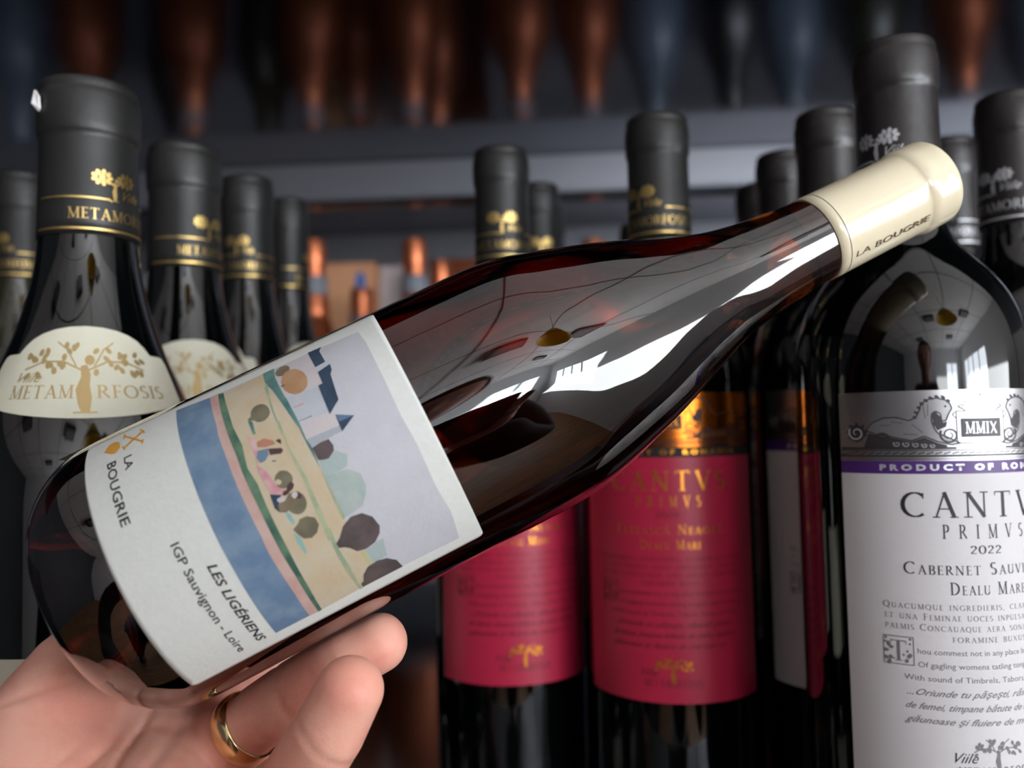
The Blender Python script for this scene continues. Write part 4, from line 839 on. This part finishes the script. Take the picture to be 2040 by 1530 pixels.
def make_hand():
    bm = bmesh.new()
    for c in CH:
        for i in range(len(c)-1):
            a, b = np.array(c[i]), np.array(c[i+1]); L = np.linalg.norm(b[:3]-a[:3]); n = max(2, int(L/4))
            for k in range(n+1):
                p = a+(b-a)*k/n
                bmesh.ops.create_icosphere(bm, subdivisions=2, radius=p[3]/1000, matrix=Matrix.Translation((p[0]/1000, p[1]/1000, p[2]/1000)))
    me = bpy.data.meshes.new('hand_tmp'); bm.to_mesh(me); bm.free()
    o = bpy.data.objects.new('hand_tmp', me); COL.objects.link(o)
    md = o.modifiers.new('r', 'REMESH'); md.mode = 'VOXEL'; md.voxel_size = .0012
    dg = bpy.context.evaluated_depsgraph_get(); me2 = bpy.data.meshes.new_from_object(o.evaluated_get(dg)); bpy.data.objects.remove(o)
    n = len(me2.vertices); co = np.empty(n*3); me2.vertices.foreach_get('co', co); P = co.reshape(-1, 3)*1000
    for it in range(7):
        d = full_sdf(P); e = .05
        g = np.stack([full_sdf(P+np.eye(3)[j]*e)-full_sdf(P-np.eye(3)[j]*e) for j in range(3)], 1)/(2*e)
        gn = np.linalg.norm(g, axis=1, keepdims=True); P = P-g/np.maximum(gn, .3)*np.clip(d, -1.5, 1.5)[:, None]*.8
    g = g/np.maximum(np.linalg.norm(g, axis=1, keepdims=True), 1e-6)
    dep = np.zeros(n)
    for pl, w, dp in CREASE:
        best = np.full(n, 99.)
        for (x0, z0), (x1, z1) in zip(pl[:-1], pl[1:]):
            a = np.array([x0, z0]); ba = np.array([x1, z1])-a; pa = P[:, [0, 2]]-a
            h = np.clip((pa@ba)/(ba@ba), 0, 1); best = np.minimum(best, np.linalg.norm(pa-h[:, None]*ba, axis=1))
        dep += dp*np.exp(-(best/w)**2)*(P[:, 1] < 262)
    P = P-g*dep[:, None]
    me2.vertices.foreach_set('co', (P/1000).ravel()); me2.update()
    return me2
pt = thing('person', "photographer's bare left hand holding up the bottle, gold ring on one finger", 'person')
hand = link('hand', make_hand(), M_skin, pt)
sm = hand.modifiers.new('smooth', 'SMOOTH'); sm.factor = .5; sm.iterations = 2

# gold ring round the ring finger
ra = Vector((.80, -.28, .53)).normalized()
bm = bmesh.new(); n, mseg = 64, 12
ring_rows = []
for i in range(n):
    a = 2*PI*i/n; row = []
    for k in range(mseg):
        b = 2*PI*k/mseg; row.append(bm.verts.new(((.0097+.0010*math.cos(b))*math.cos(a), (.0097+.0010*math.cos(b))*math.sin(a), .0034*math.sin(b)*(1-.15*abs(math.cos(b))))))
    ring_rows.append(row)
for i in range(n):
    for k in range(mseg): bm.faces.new((ring_rows[i][k], ring_rows[(i+1) % n][k], ring_rows[(i+1) % n][(k+1) % mseg], ring_rows[i][(k+1) % mseg]))
bmesh.ops.recalc_face_normals(bm, faces=bm.faces)
me = bpy.data.meshes.new('finger_ring'); bm.to_mesh(me); bm.free()
ro = link('finger_ring', me, M_goldring); ro.location = (-.0807, .2478, -.0865+CZ); ro.rotation_mode = 'QUATERNION'; ro.rotation_quaternion = ra.to_track_quat('Z', 'Y')
tag(ro, 'plain polished gold band worn on the finger under the bottle', 'ring')

# ---- the photographer behind the camera (mirrored dark in the glass) and the phone
def skinned(name, chain, radii, edges, m, parent, sub=2):
    me = bpy.data.meshes.new(name); me.from_pydata(chain, edges, []); me.update()
    o = bpy.data.objects.new(name, me); COL.objects.link(o); o.parent = parent
    o.modifiers.new('skin', 'SKIN'); sv = me.skin_vertices[0].data if me.skin_vertices else None
    if sv is None:
        bm = bmesh.new(); bm.from_mesh(me); bm.verts.layers.skin.verify(); bm.to_mesh(me); bm.free(); sv = me.skin_vertices[0].data
    for i, r in enumerate(radii): sv[i].radius = (r, r) if isinstance(r, float) else r
    sv[0].use_root = True
    s = o.modifiers.new('sub', 'SUBSURF'); s.levels = s.render_levels = sub
    me.materials.append(m); o.modifiers['skin'].use_smooth_shade = True
    return o
M_cloth = mat('dark_navy_cloth', (26, 27, 33), .9, bump=((400, 400, 400), .0005, .4))
M_jeans = mat('dark_jeans', (34, 38, 52), .9)
J = [(0, -.52, -.50), (0, -.51, -.30), (0, -.50, -.10), (0, -.49, .0), (-.10, -.49, -.03), (-.20, -.48, -.07), (-.27, -.27, -.24), (-.29, -.06, -.36), (-.22, .06, -.28), (-.163, .165, -.197),
     (.10, -.49, -.03), (.20, -.48, -.07), (.28, -.32, -.22), (.30, -.16, -.32), (.17, -.10, -.19), (.09, -.055, -.085)]
JR = [(.17, .12), (.165, .12), (.19, .12), (.08, .08), (.10, .09), .075, .058, .052, .044, .038, (.10, .09), .075, .058, .052, .044, .036]
JE = [(0, 1), (1, 2), (2, 3), (3, 4), (4, 5), (5, 6), (6, 7), (7, 8), (8, 9), (3, 10), (10, 11), (11, 12), (12, 13), (13, 14), (14, 15)]
skinned('jacket', J, JR, JE, M_cloth, pt)
skinned('trousers', [(0, -.52, -.52), (-.10, -.52, -.60), (-.11, -.50, -.98), (-.12, -.53, -1.37), (.10, -.52, -.60), (.11, -.50, -.98), (.12, -.53, -1.37)], [(.15, .12), .095, .065, .05, .095, .065, .05], [(0, 1), (1, 2), (2, 3), (0, 4), (4, 5), (5, 6)], M_jeans, pt)
for s in (-1, 1):
    bm = bmesh.new(); bmesh.ops.create_uvsphere(bm, u_segments=20, v_segments=12, radius=1)
    for v in bm.verts: v.co = Vector((s*.12+v.co.x*.045, -.47+v.co.y*.13, -1.41+max(v.co.z, -.6)*.05))
    me = bpy.data.meshes.new('shoe'); bm.to_mesh(me); bm.free(); link('shoe', me, M_dark, pt)
# head: skull, jaw, nose, ears in one surface
bm = bmesh.new(); bmesh.ops.create_uvsphere(bm, u_segments=40, v_segments=28, radius=1)
for v in bm.verts:
    x, y, z = v.co
    w = 1-.22*max(0, -z)**1.5
    n = math.exp(-((x/.16)**2+((z+.12)/.22)**2))*(.20 if y > .5 else 0)
    ey = sum(math.exp(-(((x-q)/.16)**2+((z-.08)/.1)**2)) for q in (-.36, .36))*(.07 if y > .5 else 0)
    v.co = Vector((x*.076*w, -.465+(y*.097*(w*.5+.5))+(n-ey)*.1, .175+z*.118))
me = bpy.data.meshes.new('head'); bm.to_mesh(me); bm.free(); hd = link('head', me, M_skin, pt)
lathe('neck', [(.055, -.02), (.052, .04), (.054, .10)], 24, M_skin, hd).location = (0, -.485, .02)
for s in (-1, 1):
    bm = bmesh.new(); bmesh.ops.create_uvsphere(bm, u_segments=12, v_segments=8, radius=1)
    for v in bm.verts: v.co = Vector((s*.078+v.co.x*.009, -.475+v.co.y*.018, .185+v.co.z*.031))
    me = bpy.data.meshes.new('ear'); bm.to_mesh(me); bm.free(); link('ear', me, M_skin, hd)
    bm = bmesh.new(); bmesh.ops.create_uvsphere(bm, u_segments=12, v_segments=8, radius=.011)
    me = bpy.data.meshes.new('eye'); bm.to_mesh(me); bm.free(); e_ = link('eye', me, mat('eye_white', (230, 230, 228), .1), hd); e_.location = (s*.028, -.385, .184)
bm = bmesh.new(); bmesh.ops.create_uvsphere(bm, u_segments=32, v_segments=20, radius=1)
for v in bm.verts:
    x, y, z = v.co; v.co = Vector((x*.084, -.476+y*.102, .19+z*.118 if z > -.3 or y < 0 else .19+.3*.118*(z/.3)))
bmesh.ops.delete(bm, geom=[v for v in bm.verts if v.co.y > -.43 and v.co.z < .235], context='VERTS')
me = bpy.data.meshes.new('hair'); bm.to_mesh(me); bm.free(); hr = link('hair', me, mat('dark_brown_hair', (40, 28, 22), .6), pt); sm = hr.modifiers.new('t', 'SOLIDIFY'); sm.thickness = .006
# right hand on the phone
skinned('phone_hand', [(.09, -.05, -.085), (.075, -.035, -.055), (.088, -.032, -.02), (.090, -.014, .008), (.074, -.03, -.035), (.090, -.014, -.035), (.078, -.03, -.05), (.090, -.014, -.055), (.06, -.036, -.06), (.05, -.034, -.04)], [.026, .024, .009, .007, .009, .008, .009, .008, .011, .009], [(0, 1), (1, 2), (2, 3), (1, 4), (4, 5), (1, 6), (6, 7), (1, 8), (8, 9)], M_skin, pt)
ph = thing('phone', 'dark phone held up in front of the photographer, lens towards the bottles', 'phone', (0, -.0125, 0))
box('phone_body', -.075, .075, -.004, .004, -.06, .015, M_dark, ph, .002)
box('screen', -.071, .071, -.0046, -.0041, -.056, .011, mat('phone_screen', (60, 70, 90), .1), ph)
lathe('lens_bezel', [(.010, 0), (.010, .002), (.0085, .002), (.0085, 0)], 24, M_dark, ph).rotation_euler = (-PI/2, 0, 0)
for ch in ph.children:
    if ch.name.startswith('lens_bezel'): ch.location = (0, .004, 0)
